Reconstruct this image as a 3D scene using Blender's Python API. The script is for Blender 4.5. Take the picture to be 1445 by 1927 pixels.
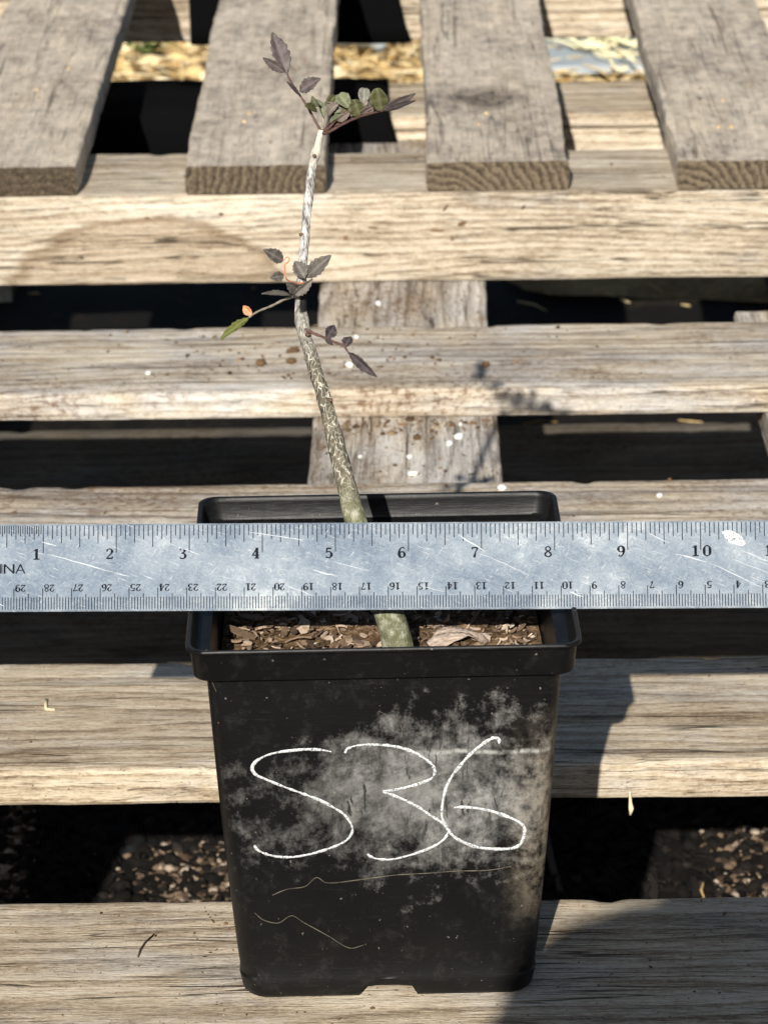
import bpy, bmesh, math, random
import numpy as np
from mathutils import Vector, Matrix

for o in list(bpy.data.objects):
    bpy.data.objects.remove(o, do_unlink=True)
SC = bpy.context.scene
COL = SC.collection

# ------------------------------------------------------------------ camera, sky, sun, exposure
cam = bpy.data.cameras.new('camera')
cam.sensor_fit = 'VERTICAL'
cam.sensor_height = 36.0
cam.sensor_width = 27.0
cam.lens = 108.89
cam.clip_start = 0.05
cam.clip_end = 500.0
cam.dof.use_dof = True
cam.dof.focus_distance = 1.13
cam.dof.aperture_fstop = 33.0
co = bpy.data.objects.new('camera', cam)
COL.objects.link(co)
co.matrix_world = Matrix(((0.99991746, 0.01118056, 0.00632981, 0.00849828),
                          (0.00137613, 0.39663478, -0.91797546, -1.01059908),
                          (-0.0127741, 0.91790841, 0.39658666, 0.60552542),
                          (0, 0, 0, 1)))
SC.camera = co

SUN_TRAVEL = Vector((0.0388, 0.2441, -0.1473)).normalized()   # from behind the viewer, slightly left
world = bpy.data.worlds.new('World')
SC.world = world
world.use_nodes = True
wn = world.node_tree.nodes
wl = world.node_tree.links
bg = wn.get('Background') or wn.new('ShaderNodeBackground')
sky = wn.new('ShaderNodeTexSky')
sky.sky_type = 'NISHITA'
sky.sun_disc = False
sky.sun_elevation = math.asin(-SUN_TRAVEL.z)
sky.sun_rotation = math.atan2(-SUN_TRAVEL.x, -SUN_TRAVEL.y)
wl.new(sky.outputs[0], bg.inputs[0])
bg.inputs[1].default_value = 0.052

sun = bpy.data.lights.new('sun', 'SUN')
sun.energy = 5.0
sun.angle = math.radians(0.45)
sun.color = (1.0, 0.945, 0.865)
so = bpy.data.objects.new('sun', sun)
COL.objects.link(so)
so.rotation_euler = SUN_TRAVEL.to_track_quat('-Z', 'Y').to_euler()
so.location = (-1, -4, 4)

SC.view_settings.view_transform = 'Standard'
SC.view_settings.look = 'None'
SC.view_settings.exposure = 0.43
SC.view_settings.gamma = 1.0
SC.view_settings.use_curve_mapping = False

# ------------------------------------------------------------------ helpers
R_ = random.Random(7)
NP = np.random.RandomState(11)
GROUND_Z = -0.26


def tag(o, label=None, cat=None, group=None, kind=None):
    if label: o['label'] = label
    if cat: o['category'] = cat
    if group: o['group'] = group
    if kind: o['kind'] = kind
    return o


def mesh_obj(name, verts, faces, mat=None, parent=None, smooth=None):
    me = bpy.data.meshes.new(name)
    me.from_pydata([tuple(v) for v in verts], [], [tuple(f) for f in faces])
    me.validate()
    me.update()
    if smooth is not None:
        me.polygons.foreach_set('use_smooth', [True] * len(me.polygons))
        if smooth < 179:
            me.set_sharp_from_angle(angle=math.radians(smooth))
    if mat: me.materials.append(mat)
    o = bpy.data.objects.new(name, me)
    COL.objects.link(o)
    if parent: o.parent = parent
    return o


def empty(name, loc=(0, 0, 0), rz=0.0):
    o = bpy.data.objects.new(name, None)
    COL.objects.link(o)
    o.location = loc
    o.rotation_euler = (0, 0, rz)
    o.empty_display_size = 0.02
    return o


def vnoise(x, y, seed=0):
    """smooth 2-D value noise, arrays in, 0..1 out"""
    xi = np.floor(x).astype(np.int64); yi = np.floor(y).astype(np.int64)
    fx = x - xi; fy = y - yi
    fx = fx * fx * (3 - 2 * fx); fy = fy * fy * (3 - 2 * fy)

    def h(a, b):
        n = (a * 374761393 + b * 668265263 + seed * 974711) & 0x7fffffff
        n = ((n ^ (n >> 13)) * 1274126177) & 0x7fffffff
        return ((n ^ (n >> 16)) & 0xffff) / 65535.0
    return ((h(xi, yi) * (1 - fx) + h(xi + 1, yi) * fx) * (1 - fy)
            + (h(xi, yi + 1) * (1 - fx) + h(xi + 1, yi + 1) * fx) * fy)


class NT:
    """tiny node-graph builder"""
    def __init__(self, name):
        self.m = bpy.data.materials.new(name)
        self.m.use_nodes = True
        self.n = self.m.node_tree.nodes
        self.l = self.m.node_tree.links
        self.p = self.n.get('Principled BSDF')

    def link(self, a, b): self.l.new(a, b)

    def val(self, sock, v):
        if isinstance(v, bpy.types.NodeSocket): self.l.new(v, sock)
        else: sock.default_value = v

    def coord(self, out='Object'):
        return self.n.new('ShaderNodeTexCoord').outputs[out]

    def seed(self):
        a = self.n.new('ShaderNodeAttribute'); a.attribute_type = 'OBJECT'; a.attribute_name = 'seed'
        return a.outputs['Fac']

    def vmath(self, op, a, b=None):
        n = self.n.new('ShaderNodeVectorMath'); n.operation = op
        self.val(n.inputs[0], a)
        if b is not None: self.val(n.inputs[1], b)
        return n.outputs[0] if op not in ('LENGTH', 'DOT_PRODUCT', 'DISTANCE') else n.outputs[1]

    def math(self, op, a, b=None, c=None, clamp=False):
        n = self.n.new('ShaderNodeMath'); n.operation = op; n.use_clamp = clamp
        self.val(n.inputs[0], a)
        if b is not None: self.val(n.inputs[1], b)
        if c is not None: self.val(n.inputs[2], c)
        return n.outputs[0]

    def scale(self, v, s): return self.vmath('MULTIPLY', v, s)

    def noise(self, v, scale=1.0, detail=3.0, rough=0.55, dist=0.0, color=False):
        n = self.n.new('ShaderNodeTexNoise')
        self.val(n.inputs['Vector'], v)
        n.inputs['Scale'].default_value = scale
        n.inputs['Detail'].default_value = detail
        n.inputs['Roughness'].default_value = rough
        n.inputs['Distortion'].default_value = dist
        return n.outputs['Color'] if color else n.outputs['Fac']

    def voronoi(self, v, scale, feature='DISTANCE_TO_EDGE'):
        n = self.n.new('ShaderNodeTexVoronoi'); n.feature = feature
        self.val(n.inputs['Vector'], v); n.inputs['Scale'].default_value = scale
        return n.outputs['Distance']

    def ramp(self, fac, stops):
        n = self.n.new('ShaderNodeValToRGB')
        e = n.color_ramp.elements
        while len(e) < len(stops): e.new(0.5)
        for el, (p, c) in zip(e, stops):
            el.position = p
            el.color = c if len(c) == 4 else (*c, 1)
        self.val(n.inputs[0], fac)
        return n.outputs[0]

    def step(self, fac, a, b):
        n = self.n.new('ShaderNodeMapRange')
        self.val(n.inputs[0], fac)
        n.inputs[1].default_value = a; n.inputs[2].default_value = b
        n.inputs[3].default_value = 0; n.inputs[4].default_value = 1
        return n.outputs[0]

    def mix(self, fac, a, b, blend='MIX'):
        n = self.n.new('ShaderNodeMix'); n.data_type = 'RGBA'; n.blend_type = blend
        self.val(n.inputs[0], fac)
        for s, v in ((n.inputs[6], a), (n.inputs[7], b)):
            if isinstance(v, tuple) and len(v) == 3: v = (*v, 1)
            self.val(s, v)
        return n.outputs[2]

    def sep(self, v):
        n = self.n.new('ShaderNodeSeparateXYZ'); self.val(n.inputs[0], v)
        return n.outputs

    def comb(self, x, y, z):
        n = self.n.new('ShaderNodeCombineXYZ')
        for s, v in zip(n.inputs, (x, y, z)): self.val(s, v)
        return n.outputs[0]

    def bump(self, h, strength=0.4, dist=0.001, normal=None):
        n = self.n.new('ShaderNodeBump')
        n.inputs['Strength'].default_value = strength
        n.inputs['Distance'].default_value = dist
        self.val(n.inputs['Height'], h)
        if normal is not None: self.val(n.inputs['Normal'], normal)
        return n.outputs[0]

    def out(self, color, rough=0.8, normal=None, metallic=0.0, spec=0.3):
        self.val(self.p.inputs['Base Color'], (*color, 1) if isinstance(color, tuple) and len(color) == 3 else color)
        self.val(self.p.inputs['Roughness'], rough)
        self.val(self.p.inputs['Metallic'], metallic)
        self.p.inputs['Specular IOR Level'].default_value = spec
        if normal is not None: self.link(normal, self.p.inputs['Normal'])
        return self.m


def wood(name, warm=0.5, grey=0.4, dirt=0.3, mottle=0.0, lum=1.0, stain=None, rings=46.0, knot=None):
    """weathered softwood, grain along local X"""
    t = NT(name)
    obj = t.coord('Object')
    sd = t.seed()
    P = t.vmath('ADD', obj, t.comb(sd, t.math('MULTIPLY', sd, 1.37), t.math('MULTIPLY', sd, 0.73)))
    xyz = t.sep(P)
    # lines that run along the grain on the top and on the edges alike
    v = t.math('ADD', xyz[1], t.math('MULTIPLY', xyz[2], 1.4))
    wob = t.noise(t.scale(P, (2.2, 16, 16)), 1.0, 3.0, 0.5)
    wob2 = t.noise(t.scale(P, (7, 40, 40)), 1.0, 2.0, 0.5)
    g = t.math('ADD', t.math('MULTIPLY', v, rings * 2.3), t.math('MULTIPLY', wob, 9.0))
    g = t.math('ADD', g, t.math('MULTIPLY', wob2, 1.6))
    fr = t.math('FRACT', g)
    ring = t.math('POWER', fr, 2.2)
    ring = t.math('MULTIPLY', ring, t.step(t.math('SUBTRACT', 1.0, fr), 0.0, 0.16))
    fib = t.noise(t.scale(P, (75, 1700, 1700)), 1.0, 4.0, 0.68)
    fib2 = t.noise(t.scale(P, (110, 480, 480)), 1.0, 6.0, 0.72)
    low = t.noise(t.scale(P, (11, 26, 26)), 1.0, 6.0, 0.62)
    grit = t.noise(t.scale(P, (420, 1500, 1500)), 1.0, 3.0, 0.7)
    band = t.noise(t.scale(P, (3.2, 70, 70)), 1.0, 4.0, 0.62)
    fac = t.math('ADD', t.math('MULTIPLY', ring, -0.22), t.math('MULTIPLY', fib, 0.60))
    fac = t.math('ADD', fac, t.math('MULTIPLY', low, 0.45))
    fac = t.math('ADD', fac, t.math('MULTIPLY', fib2, 0.36))
    fac = t.math('ADD', fac, t.math('MULTIPLY', grit, 0.45))
    fac = t.math('ADD', fac, t.math('MULTIPLY', band, 0.42))
    fac = t.math('SUBTRACT', fac, 0.585)
    fac = t.math('ADD', t.math('MULTIPLY', t.math('SUBTRACT', fac, 0.5), 1.15), 0.50)
    cream = t.ramp(fac, [(0.24, (0.15, 0.108, 0.070)), (0.40, (0.37, 0.300, 0.215)), (0.54, (0.56, 0.485, 0.375)), (0.76, (0.75, 0.695, 0.585))])
    ash = t.ramp(fac, [(0.24, (0.13, 0.115, 0.10)), (0.40, (0.32, 0.290, 0.255)), (0.54, (0.50, 0.470, 0.425)), (0.76, (0.73, 0.70, 0.655))])
    gmask = t.noise(t.scale(P, (14, 38, 38)), 1.0, 6.0, 0.66)
    gm = t.step(gmask, 0.62 - 0.34 * grey, 0.80 - 0.34 * grey)
    col = t.mix(gm, cream, ash)
    if warm > 0.5:
        col = t.mix((warm - 0.5), col, (0.95, 0.75, 0.45), 'MULTIPLY')
    if mottle > 0:
        mo = t.noise(t.scale(P, (85, 95, 95)), 1.0, 6.0, 0.70)
        mo2 = t.noise(t.scale(P, (14, 20, 20)), 1.0, 3.0, 0.55)
        mc = t.ramp(t.math('ADD', t.math('MULTIPLY', mo, 0.7), t.math('MULTIPLY', mo2, 0.4)),
                    [(0.36, (0.09, 0.083, 0.078)), (0.47, (0.26, 0.235, 0.205)), (0.58, (0.41, 0.375, 0.325)), (0.72, (0.56, 0.515, 0.43))])
        col = t.mix(mottle, col, t.mix(0.8, mc, (1.06, 0.97, 0.84), 'MULTIPLY'))
    # drying cracks: long thin lines
    cn = t.noise(t.scale(P, (2.6, 95, 95)), 1.0, 3.0, 0.55)
    cmask = t.step(t.noise(t.scale(P, (6, 40, 40)), 1.0, 2.0, 0.5), 0.47, 0.56)
    crm = t.math('MULTIPLY', t.math('SUBTRACT', 1.0, t.step(t.math('ABSOLUTE', t.math('SUBTRACT', cn, 0.52)), 0.004, 0.012)), cmask)
    col = t.mix(t.math('MULTIPLY', crm, 0.85 if mottle == 0 else 0.55), col, (0.045, 0.03, 0.018))
    cr2 = t.noise(t.scale(P, (45, 900, 900)), 1.0, 3.0, 0.55)
    crm2 = t.step(cr2, 0.61, 0.69)
    col = t.mix(t.math('MULTIPLY', crm2, 0.60 if mottle == 0 else 0.30), col, (0.10, 0.07, 0.042))
    # soil specks rubbed into the face
    dm = t.step(t.noise(t.scale(P, (11, 17, 17)), 1.0, 4.0, 0.6), 0.66 - 0.25 * dirt, 0.86 - 0.25 * dirt)
    sp = t.step(t.noise(P, 260.0, 4.0, 0.65), 0.50, 0.60)
    col = t.mix(t.math('MULTIPLY', dm, t.math('ADD', t.math('MULTIPLY', sp, 0.60), 0.22)), col, (0.15, 0.085, 0.042))
    sp2 = t.step(t.noise(P, 620.0, 2.0, 0.5), 0.685, 0.72)
    col = t.mix(t.math('MULTIPLY', sp2, 0.75), col, (0.07, 0.045, 0.028))
    if stain:
        (sx, sz, rx, rz, scol, sfac) = stain
        q = t.sep(obj)
        wv = t.noise(t.scale(obj, (26, 1, 60)), 1.0, 3.0, 0.6)
        ex = t.math('DIVIDE', t.math('SUBTRACT', q[0], sx), rx)
        ez = t.math('DIVIDE', t.math('SUBTRACT', q[2], sz), rz)
        d = t.math('ADD', t.math('MULTIPLY', ex, ex), t.math('MULTIPLY', ez, ez))
        d = t.math('ADD', d, t.math('MULTIPLY', wv, 0.55))
        inside = t.math('SUBTRACT', 1.0, t.step(d, 1.14, 1.24))
        edge = t.math('MULTIPLY', t.step(d, 1.02, 1.14), inside)
        front = t.step(t.math('MULTIPLY', t.sep(t.coord('Normal'))[1], -1.0), 0.5, 0.8)
        inside = t.math('MULTIPLY', inside, front); edge = t.math('MULTIPLY', edge, front)
        col = t.mix(t.math('MULTIPLY', inside, sfac), col, scol, 'MULTIPLY')
        col = t.mix(t.math('MULTIPLY', edge, 0.55), col, (0.17, 0.11, 0.06))
    if knot:
        (kx, ky, krx, kry) = knot
        q = t.sep(obj)
        wv = t.noise(obj, 45.0, 3.0, 0.6)
        ex = t.math('DIVIDE', t.math('SUBTRACT', q[0], kx), krx)
        ez = t.math('DIVIDE', t.math('SUBTRACT', q[1], ky), kry)
        d = t.math('SQRT', t.math('ADD', t.math('MULTIPLY', ex, ex), t.math('MULTIPLY', ez, ez)))
        d = t.math('ADD', d, t.math('MULTIPLY', t.math('SUBTRACT', wv, 0.5), 1.5))
        km = t.math('SUBTRACT', 1.0, t.step(d, 0.45, 1.15))
        kr = t.math('MULTIPLY', t.math('SINE', t.math('MULTIPLY', d, 22.0)), 0.5)
        kc = t.ramp(t.math('ADD', kr, t.math('MULTIPLY', wv, 0.9)), [(0.2, (0.035, 0.03, 0.03)), (0.8, (0.16, 0.125, 0.095))])
        col = t.mix(t.math('MULTIPLY', km, 0.85), col, kc)
    # end grain
    nrm = t.sep(t.coord('Normal'))
    endm = t.step(t.math('ABSOLUTE', nrm[0]), 0.6, 0.8)
    q = t.sep(obj)
    yy = t.math('SUBTRACT', q[1], t.math('ADD', t.math('MULTIPLY', t.math('SINE', t.math('MULTIPLY', sd, 9.0)), 0.045), 0.008))
    zz = t.math('ADD', q[2], t.math('ADD', 0.036, t.math('MULTIPLY', t.math('SINE', t.math('MULTIPLY', sd, 5.3)), 0.030)))
    rad = t.math('SQRT', t.math('ADD', t.math('MULTIPLY', yy, yy), t.math('MULTIPLY', zz, zz)))
    rad = t.math('ADD', rad, t.math('MULTIPLY', t.noise(obj, 70.0, 4.0, 0.6), 0.012))
    er = t.math('FRACT', t.math('MULTIPLY', rad, 190.0))
    er = t.math('MULTIPLY', er, t.step(t.math('SUBTRACT', 1.0, er), 0.0, 0.2))
    en = t.noise(obj, 420.0, 4.0, 0.7)
    rs_ = t.math('ADD', 0.32, t.math('MULTIPLY', t.math('SINE', t.math('MULTIPLY', sd, 13.0)), 0.20))
    ef = t.math('ADD', t.math('MULTIPLY', er, rs_), t.math('MULTIPLY', en, 0.88))
    endc = t.ramp(ef, [(0.32, (0.022, 0.017, 0.012)), (0.52, (0.068, 0.051, 0.034)), (0.76, (0.155, 0.122, 0.082))])
    col = t.mix(endm, col, endc)
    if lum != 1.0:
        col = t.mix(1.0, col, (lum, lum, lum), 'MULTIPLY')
    hgt = t.math('ADD', t.math('MULTIPLY', fib, 0.5), t.math('MULTIPLY', fib2, 0.5))
    hgt = t.math('SUBTRACT', hgt, t.math('MULTIPLY', crm, 1.6))
    hgt = t.math('SUBTRACT', hgt, t.math('MULTIPLY', crm2, 0.8))
    hgt = t.math('ADD', hgt, t.math('MULTIPLY', ring, 0.2))
    hgt = t.math('ADD', hgt, t.math('MULTIPLY', grit, 0.5))
    nb = t.bump(hgt, 0.8, 0.0007)
    return t.out(col, 0.82, nb, spec=0.2)


def board(name, p0, axis, length, width, thick, mat, parent, seed, segs=None, nw=34, rough=1.0):
    """plank: local X along the grain; p0 = world centre of its TOP face; real relief and uneven arrises"""
    segs = segs or max(24, int(length / 0.005))
    nt = 7
    b = 0.0022
    # cross-section, counter-clockwise seen along +X: top (left to right), right side, bottom, left side
    ys = np.linspace(width / 2 - b, -width / 2 + b, nw)
    top = [(y, 0.0) for y in ys]
    rs = [(-width / 2 + b * 0.3, -b * 0.3)] + [(-width / 2, z) for z in np.linspace(-b, -thick + b, nt)] + [(-width / 2 + b * 0.3, -thick + b * 0.3)]
    bot = [(-width / 2 + b, -thick), (width / 2 - b, -thick)]
    ls = [(width / 2 - b * 0.3, -thick + b * 0.3)] + [(width / 2, z) for z in np.linspace(-thick + b, -b, nt)] + [(width / 2 - b * 0.3, -b * 0.3)]
    sec = np.array(top + rs + bot + ls)
    m = len(sec)
    xs = np.linspace(-length / 2, length / 2, segs + 1)
    X, _ = np.meshgrid(xs, np.arange(m), indexing='ij')
    Y = np.tile(sec[:, 0], (segs + 1, 1)); Z = np.tile(sec[:, 1], (segs + 1, 1))
    s = int(seed * 1000) % 9973
    # arrises wander
    wl_ = (vnoise(X * 18, Y * 0 + 3.3, s) - 0.5) * 0.0020 + (vnoise(X * 90, Y * 0 + 7.3, s + 1) - 0.5) * 0.0010
    wr_ = (vnoise(X * 18, Y * 0 + 5.3, s + 2) - 0.5) * 0.0020 + (vnoise(X * 90, Y * 0 + 9.3, s + 3) - 0.5) * 0.0010
    k = np.clip(Y / (width / 2), -1, 1)
    Yn = Y + rough * (np.where(k > 0, wl_ * k, wr_ * k))
    edge = np.clip((np.abs(Y) - (width / 2 - 0.007)) / 0.007, 0, 1)
    up = (Z > -thick / 2)
    g1 = (vnoise(X * 6, Y * 420, s + 4) - 0.5) * 0.00050
    g2 = (vnoise(X * 22, Y * 150, s + 5) - 0.5) * 0.00060
    g3 = (vnoise(X * 3.0, Y * 9, s + 6) - 0.5) * 0.0016
    chip = -np.clip(vnoise(X * 70, np.sign(Y) * 4.0, s + 8) - 0.72, 0, 1) * 0.009 * edge
    Zn = Z + rough * np.where(up, g1 + g2 + g3 + chip, -(g1 + g3) * 0.4)
    side = (np.abs(Y) >= width / 2 - 1e-6)
    Yn = Yn + rough * np.where(side, np.sign(Y) * (vnoise(X * 7, Z * 420, s + 9) - 0.5) * 0.0007, 0)
    # ends slightly out of true
    e = (vnoise(Y * 60, Z * 60, s + 10) - 0.5) * 0.0016
    Xn = X.copy()
    Xn[0] -= e[0]; Xn[-1] += e[-1]
    V = np.stack([Xn, Yn, Zn], -1).reshape(-1, 3)
    i = np.arange(segs)[:, None]; j = np.arange(m)[None, :]; j2 = (j + 1) % m
    F = np.stack([i * m + j, i * m + j2, (i + 1) * m + j2, (i + 1) * m + j], -1).reshape(-1, 4)
    faces = [tuple(f) for f in F[:, ::-1]]
    faces.append(tuple(range(m)))
    faces.append(tuple(reversed(range(segs * m, (segs + 1) * m))))
    o = mesh_obj(name, V, faces, mat, None, smooth=35)
    o['seed'] = float(seed)
    o.location = p0
    if axis == 'Y': o.rotation_euler = (0, 0, math.pi / 2)
    if parent:
        o.parent = parent
        o.matrix_parent_inverse = Matrix.Translation(parent.location).inverted()
    return o


def tube(pts, rads, n=8, cap=True):
    """swept tube; returns verts, faces"""
    pts = [Vector(p) for p in pts]
    if not hasattr(rads, '__len__'): rads = [rads] * len(pts)
    V, F = [], []
    up = Vector((0.13, 0.31, 0.94))
    prev = None
    for i, p in enumerate(pts):
        d = (pts[min(i + 1, len(pts) - 1)] - pts[max(i - 1, 0)])
        if d.length < 1e-9: d = Vector((0, 0, 1))
        d.normalize()
        if prev is None:
            a = d.cross(up)
            if a.length < 0.1: a = d.cross(Vector((1, 0, 0)))
        else:
            a = prev - d * prev.dot(d)
        a.normalize(); prev = a
        bb = d.cross(a)
        for k in range(n):
            an = 2 * math.pi * k / n
            V.append(p + (a * math.cos(an) + bb * math.sin(an)) * rads[i])
    for i in range(len(pts) - 1):
        for k in range(n):
            F.append((i * n + k, i * n + (k + 1) % n, (i + 1) * n + (k + 1) % n, (i + 1) * n + k))
    if cap:
        F.append(tuple(reversed(range(n))))
        F.append(tuple(range((len(pts) - 1) * n, len(pts) * n)))
    return V, F


def smooth_path(pts, sub=5):
    """Catmull-Rom through points (tuples of any length)"""
    P = [np.array(p, float) for p in pts]
    P = [2 * P[0] - P[1]] + P + [2 * P[-1] - P[-2]]
    out = []
    for i in range(1, len(P) - 2):
        for k in range(sub):
            u = k / sub
            out.append(0.5 * ((2 * P[i]) + (-P[i - 1] + P[i + 1]) * u + (2 * P[i - 1] - 5 * P[i] + 4 * P[i + 1] - P[i + 2]) * u * u
                              + (-P[i - 1] + 3 * P[i] - 3 * P[i + 1] + P[i + 2]) * u ** 3))
    out.append(P[-2])
    return out


def box(x0, x1, y0, y1, z0, z1):
    V = [(x0, y0, z0), (x1, y0, z0), (x1, y1, z0), (x0, y1, z0), (x0, y0, z1), (x1, y0, z1), (x1, y1, z1), (x0, y1, z1)]
    F = [(3, 2, 1, 0), (4, 5, 6, 7), (0, 1, 5, 4), (1, 2, 6, 5), (2, 3, 7, 6), (3, 0, 4, 7)]
    return V, F


class Soup:
    def __init__(self): self.V, self.F = [], []

    def add(self, V, F):
        n = len(self.V)
        self.V += [tuple(v) for v in V]
        self.F += [tuple(i + n for i in f) for f in F]

    def obj(self, name, mat, parent=None, smooth=None): return mesh_obj(name, self.V, self.F, mat, parent, smooth)


def lump(c, r, rnd, flat=0.7):
    """small irregular crumb, 20 triangles"""
    ph = (1 + 5 ** 0.5) / 2
    base = [(-1, ph, 0), (1, ph, 0), (-1, -ph, 0), (1, -ph, 0), (0, -1, ph), (0, 1, ph), (0, -1, -ph), (0, 1, -ph), (ph, 0, -1), (ph, 0, 1), (-ph, 0, -1), (-ph, 0, 1)]
    F = [(0, 11, 5), (0, 5, 1), (0, 1, 7), (0, 7, 10), (0, 10, 11), (1, 5, 9), (5, 11, 4), (11, 10, 2), (10, 7, 6), (7, 1, 8), (3, 9, 4), (3, 4, 2), (3, 2, 6), (3, 6, 8), (3, 8, 9), (4, 9, 5), (2, 4, 11), (6, 2, 10), (8, 6, 7), (9, 8, 1)]
    a = rnd.uniform(0, 6.28); sx, sy = rnd.uniform(0.75, 1.3), rnd.uniform(0.65, 1.1)
    V = []
    for b in base:
        k = r / 1.9 * rnd.uniform(0.72, 1.25)
        x, y, z = b[0] * k * sx, b[1] * k * sy, b[2] * k * flat
        V.append((c[0] + x * math.cos(a) - y * math.sin(a), c[1] + x * math.sin(a) + y * math.cos(a), c[2] + z + r * flat * 0.55))
    return V, F

# ------------------------------------------------------------------ materials
W_DIRTY = wood('weathered_deck_wood_soiled', warm=0.5, grey=0.55, dirt=0.95, lum=0.97)
W_FRONT = wood('tan_deck_wood', warm=0.70, grey=0.36, dirt=0.45, lum=0.88)
W_STR = wood('cream_beam_wood', warm=0.55, grey=0.20, dirt=0.10, rings=60,
             lum=0.90, stain=(-0.146, -0.092, 0.103, 0.083, (0.70, 0.62, 0.55), 0.62))
W_CROSS = wood('grey_stringer_wood', warm=0.5, grey=0.75, dirt=0.95, lum=0.95)
W_UP = wood('grey_mottled_board_wood', warm=0.5, grey=0.9, dirt=0.05, mottle=0.80, lum=1.2)
W_KNOT = wood('grey_mottled_board_wood_with_knot', warm=0.5, grey=0.9, dirt=0.05, mottle=0.80, lum=1.2, knot=(-0.2175, 0.004, 0.030, 0.026))
W_LOW = wood('shade_darkened_wood', warm=0.5, grey=0.5, dirt=0.9, lum=0.28)  # darkened copy of the wood, shade under the deck put into its colour
W_BACK = wood('plain_back_wood', warm=0.60, grey=0.2, dirt=0.1)


def simple(name, col, rough=0.7, var=0.25, scale=60.0, spec=0.3, bump=0.0, metallic=0.0):
    t = NT(name)
    o = t.coord('Object')
    n = t.noise(o, scale, 4.0, 0.6)
    k1 = tuple(c * (1 - var) for c in col); k2 = tuple(min(1, c * (1 + var)) for c in col)
    c = t.ramp(n, [(0.3, k1), (0.7, k2)])
    nb = t.bump(n, bump, 0.001) if bump else None
    return t.out(c, rough, nb, metallic, spec)


M_NAIL = simple('rusty_nail_metal', (0.50, 0.38, 0.24), 0.5, 0.4, 300, metallic=0.3)

# ------------------------------------------------------------------ ground
t = NT('straw_soil')
P = t.coord('Object')
n1 = t.noise(P, 14.0, 5.0, 0.6); n2 = t.noise(P, 160.0, 4.0, 0.65)
c = t.ramp(t.math('ADD', t.math('MULTIPLY', n1, 0.5), t.math('MULTIPLY', n2, 0.5)),
           [(0.32, (0.10, 0.06, 0.025)), (0.5, (0.33, 0.22, 0.10)), (0.66, (0.55, 0.41, 0.20))])
M_SOIL = t.out(c, 0.95, t.bump(n2, 0.8, 0.01), spec=0.1)
gx = 60.0
g = mesh_obj('ground', [(-gx, -gx, GROUND_Z), (gx, -gx, GROUND_Z), (gx, gx, GROUND_Z), (-gx, gx, GROUND_Z)], [(0, 1, 2, 3)], M_SOIL)
tag(g, 'sunlit straw covered soil seen through the gaps between boards', 'ground', kind='structure')

# black sheet on the ground, its colour standing in for shade under the pallets
t = NT('ground_shade_black')
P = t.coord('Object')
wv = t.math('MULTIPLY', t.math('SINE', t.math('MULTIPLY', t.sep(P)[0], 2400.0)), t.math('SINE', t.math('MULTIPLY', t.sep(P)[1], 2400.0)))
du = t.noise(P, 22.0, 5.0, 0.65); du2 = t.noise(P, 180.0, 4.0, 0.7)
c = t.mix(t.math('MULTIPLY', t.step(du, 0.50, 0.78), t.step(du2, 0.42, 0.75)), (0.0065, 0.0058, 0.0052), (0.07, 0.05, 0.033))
M_GSHADE = t.out(c, 0.85, t.bump(t.math('ADD', wv, t.math('MULTIPLY', du2, 2.0)), 0.4, 0.001), spec=0.15)
def sheet_h(x, y):
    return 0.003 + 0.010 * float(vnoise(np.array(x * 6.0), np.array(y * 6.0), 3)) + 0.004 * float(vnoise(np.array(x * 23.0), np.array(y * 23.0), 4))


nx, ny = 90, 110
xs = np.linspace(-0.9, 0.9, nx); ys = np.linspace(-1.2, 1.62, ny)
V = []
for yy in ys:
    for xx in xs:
        h = sheet_h(xx, yy)
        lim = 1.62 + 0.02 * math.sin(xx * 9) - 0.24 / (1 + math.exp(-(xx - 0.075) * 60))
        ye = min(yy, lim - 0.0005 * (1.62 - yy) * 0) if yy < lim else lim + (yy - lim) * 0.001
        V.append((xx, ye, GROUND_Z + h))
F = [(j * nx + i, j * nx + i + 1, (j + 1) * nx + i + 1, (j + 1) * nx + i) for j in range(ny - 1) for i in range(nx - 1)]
o = mesh_obj('ground_shade_sheet', V, F, M_GSHADE, smooth=180)
tag(o, 'black sheet added on the ground beneath the pallets to stand in for shade', 'cloth')

# ------------------------------------------------------------------ the lower pallet
pal = empty('wooden_pallet', (0.0, 0.55, GROUND_Z))
tag(pal, 'low wooden pallet of wide cross boards carrying the black pot', 'pallet')
LX = 0.86
DECK = [  # y front, y back, material, seed
    (-0.084, 0.0185, W_FRONT, 1.31), (0.1250, 0.2265, W_FRONT, 2.77), (0.3270, 0.4290, W_DIRTY, 5.12), (0.5590, 0.6608, W_DIRTY, 7.45)]
for (y0, y1, m, sd) in DECK:
    board('deck_board', (0.0, (y0 + y1) / 2, 0.0), 'X', LX, y1 - y0, 0.0168, m, pal, sd, segs=230, nw=44)
board('deck_board', (0.0, 1.1335, 0.0), 'X', LX, 0.087, 0.0105, W_BACK, pal, 9.2, segs=120, nw=20, rough=0.7)
for (x0, x1, sd, yc, ln) in ((-0.041, 0.060, 3.3, 0.545, 1.26), (0.206, 0.308, 4.4, 0.322, 0.805), (-0.430, -0.328, 6.6, 0.545, 1.26)):
    board('stringer_board', ((x0 + x1) / 2, yc, -0.0172), 'Y', ln, x1 - x0, 0.017, W_CROSS, pal, sd, segs=260, nw=40)
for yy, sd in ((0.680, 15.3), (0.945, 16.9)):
    board('bottom_board', (0.0, yy, -0.200), 'X', LX, 0.125, 0.017, W_LOW, pal, sd, segs=90, nw=18)
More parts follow.
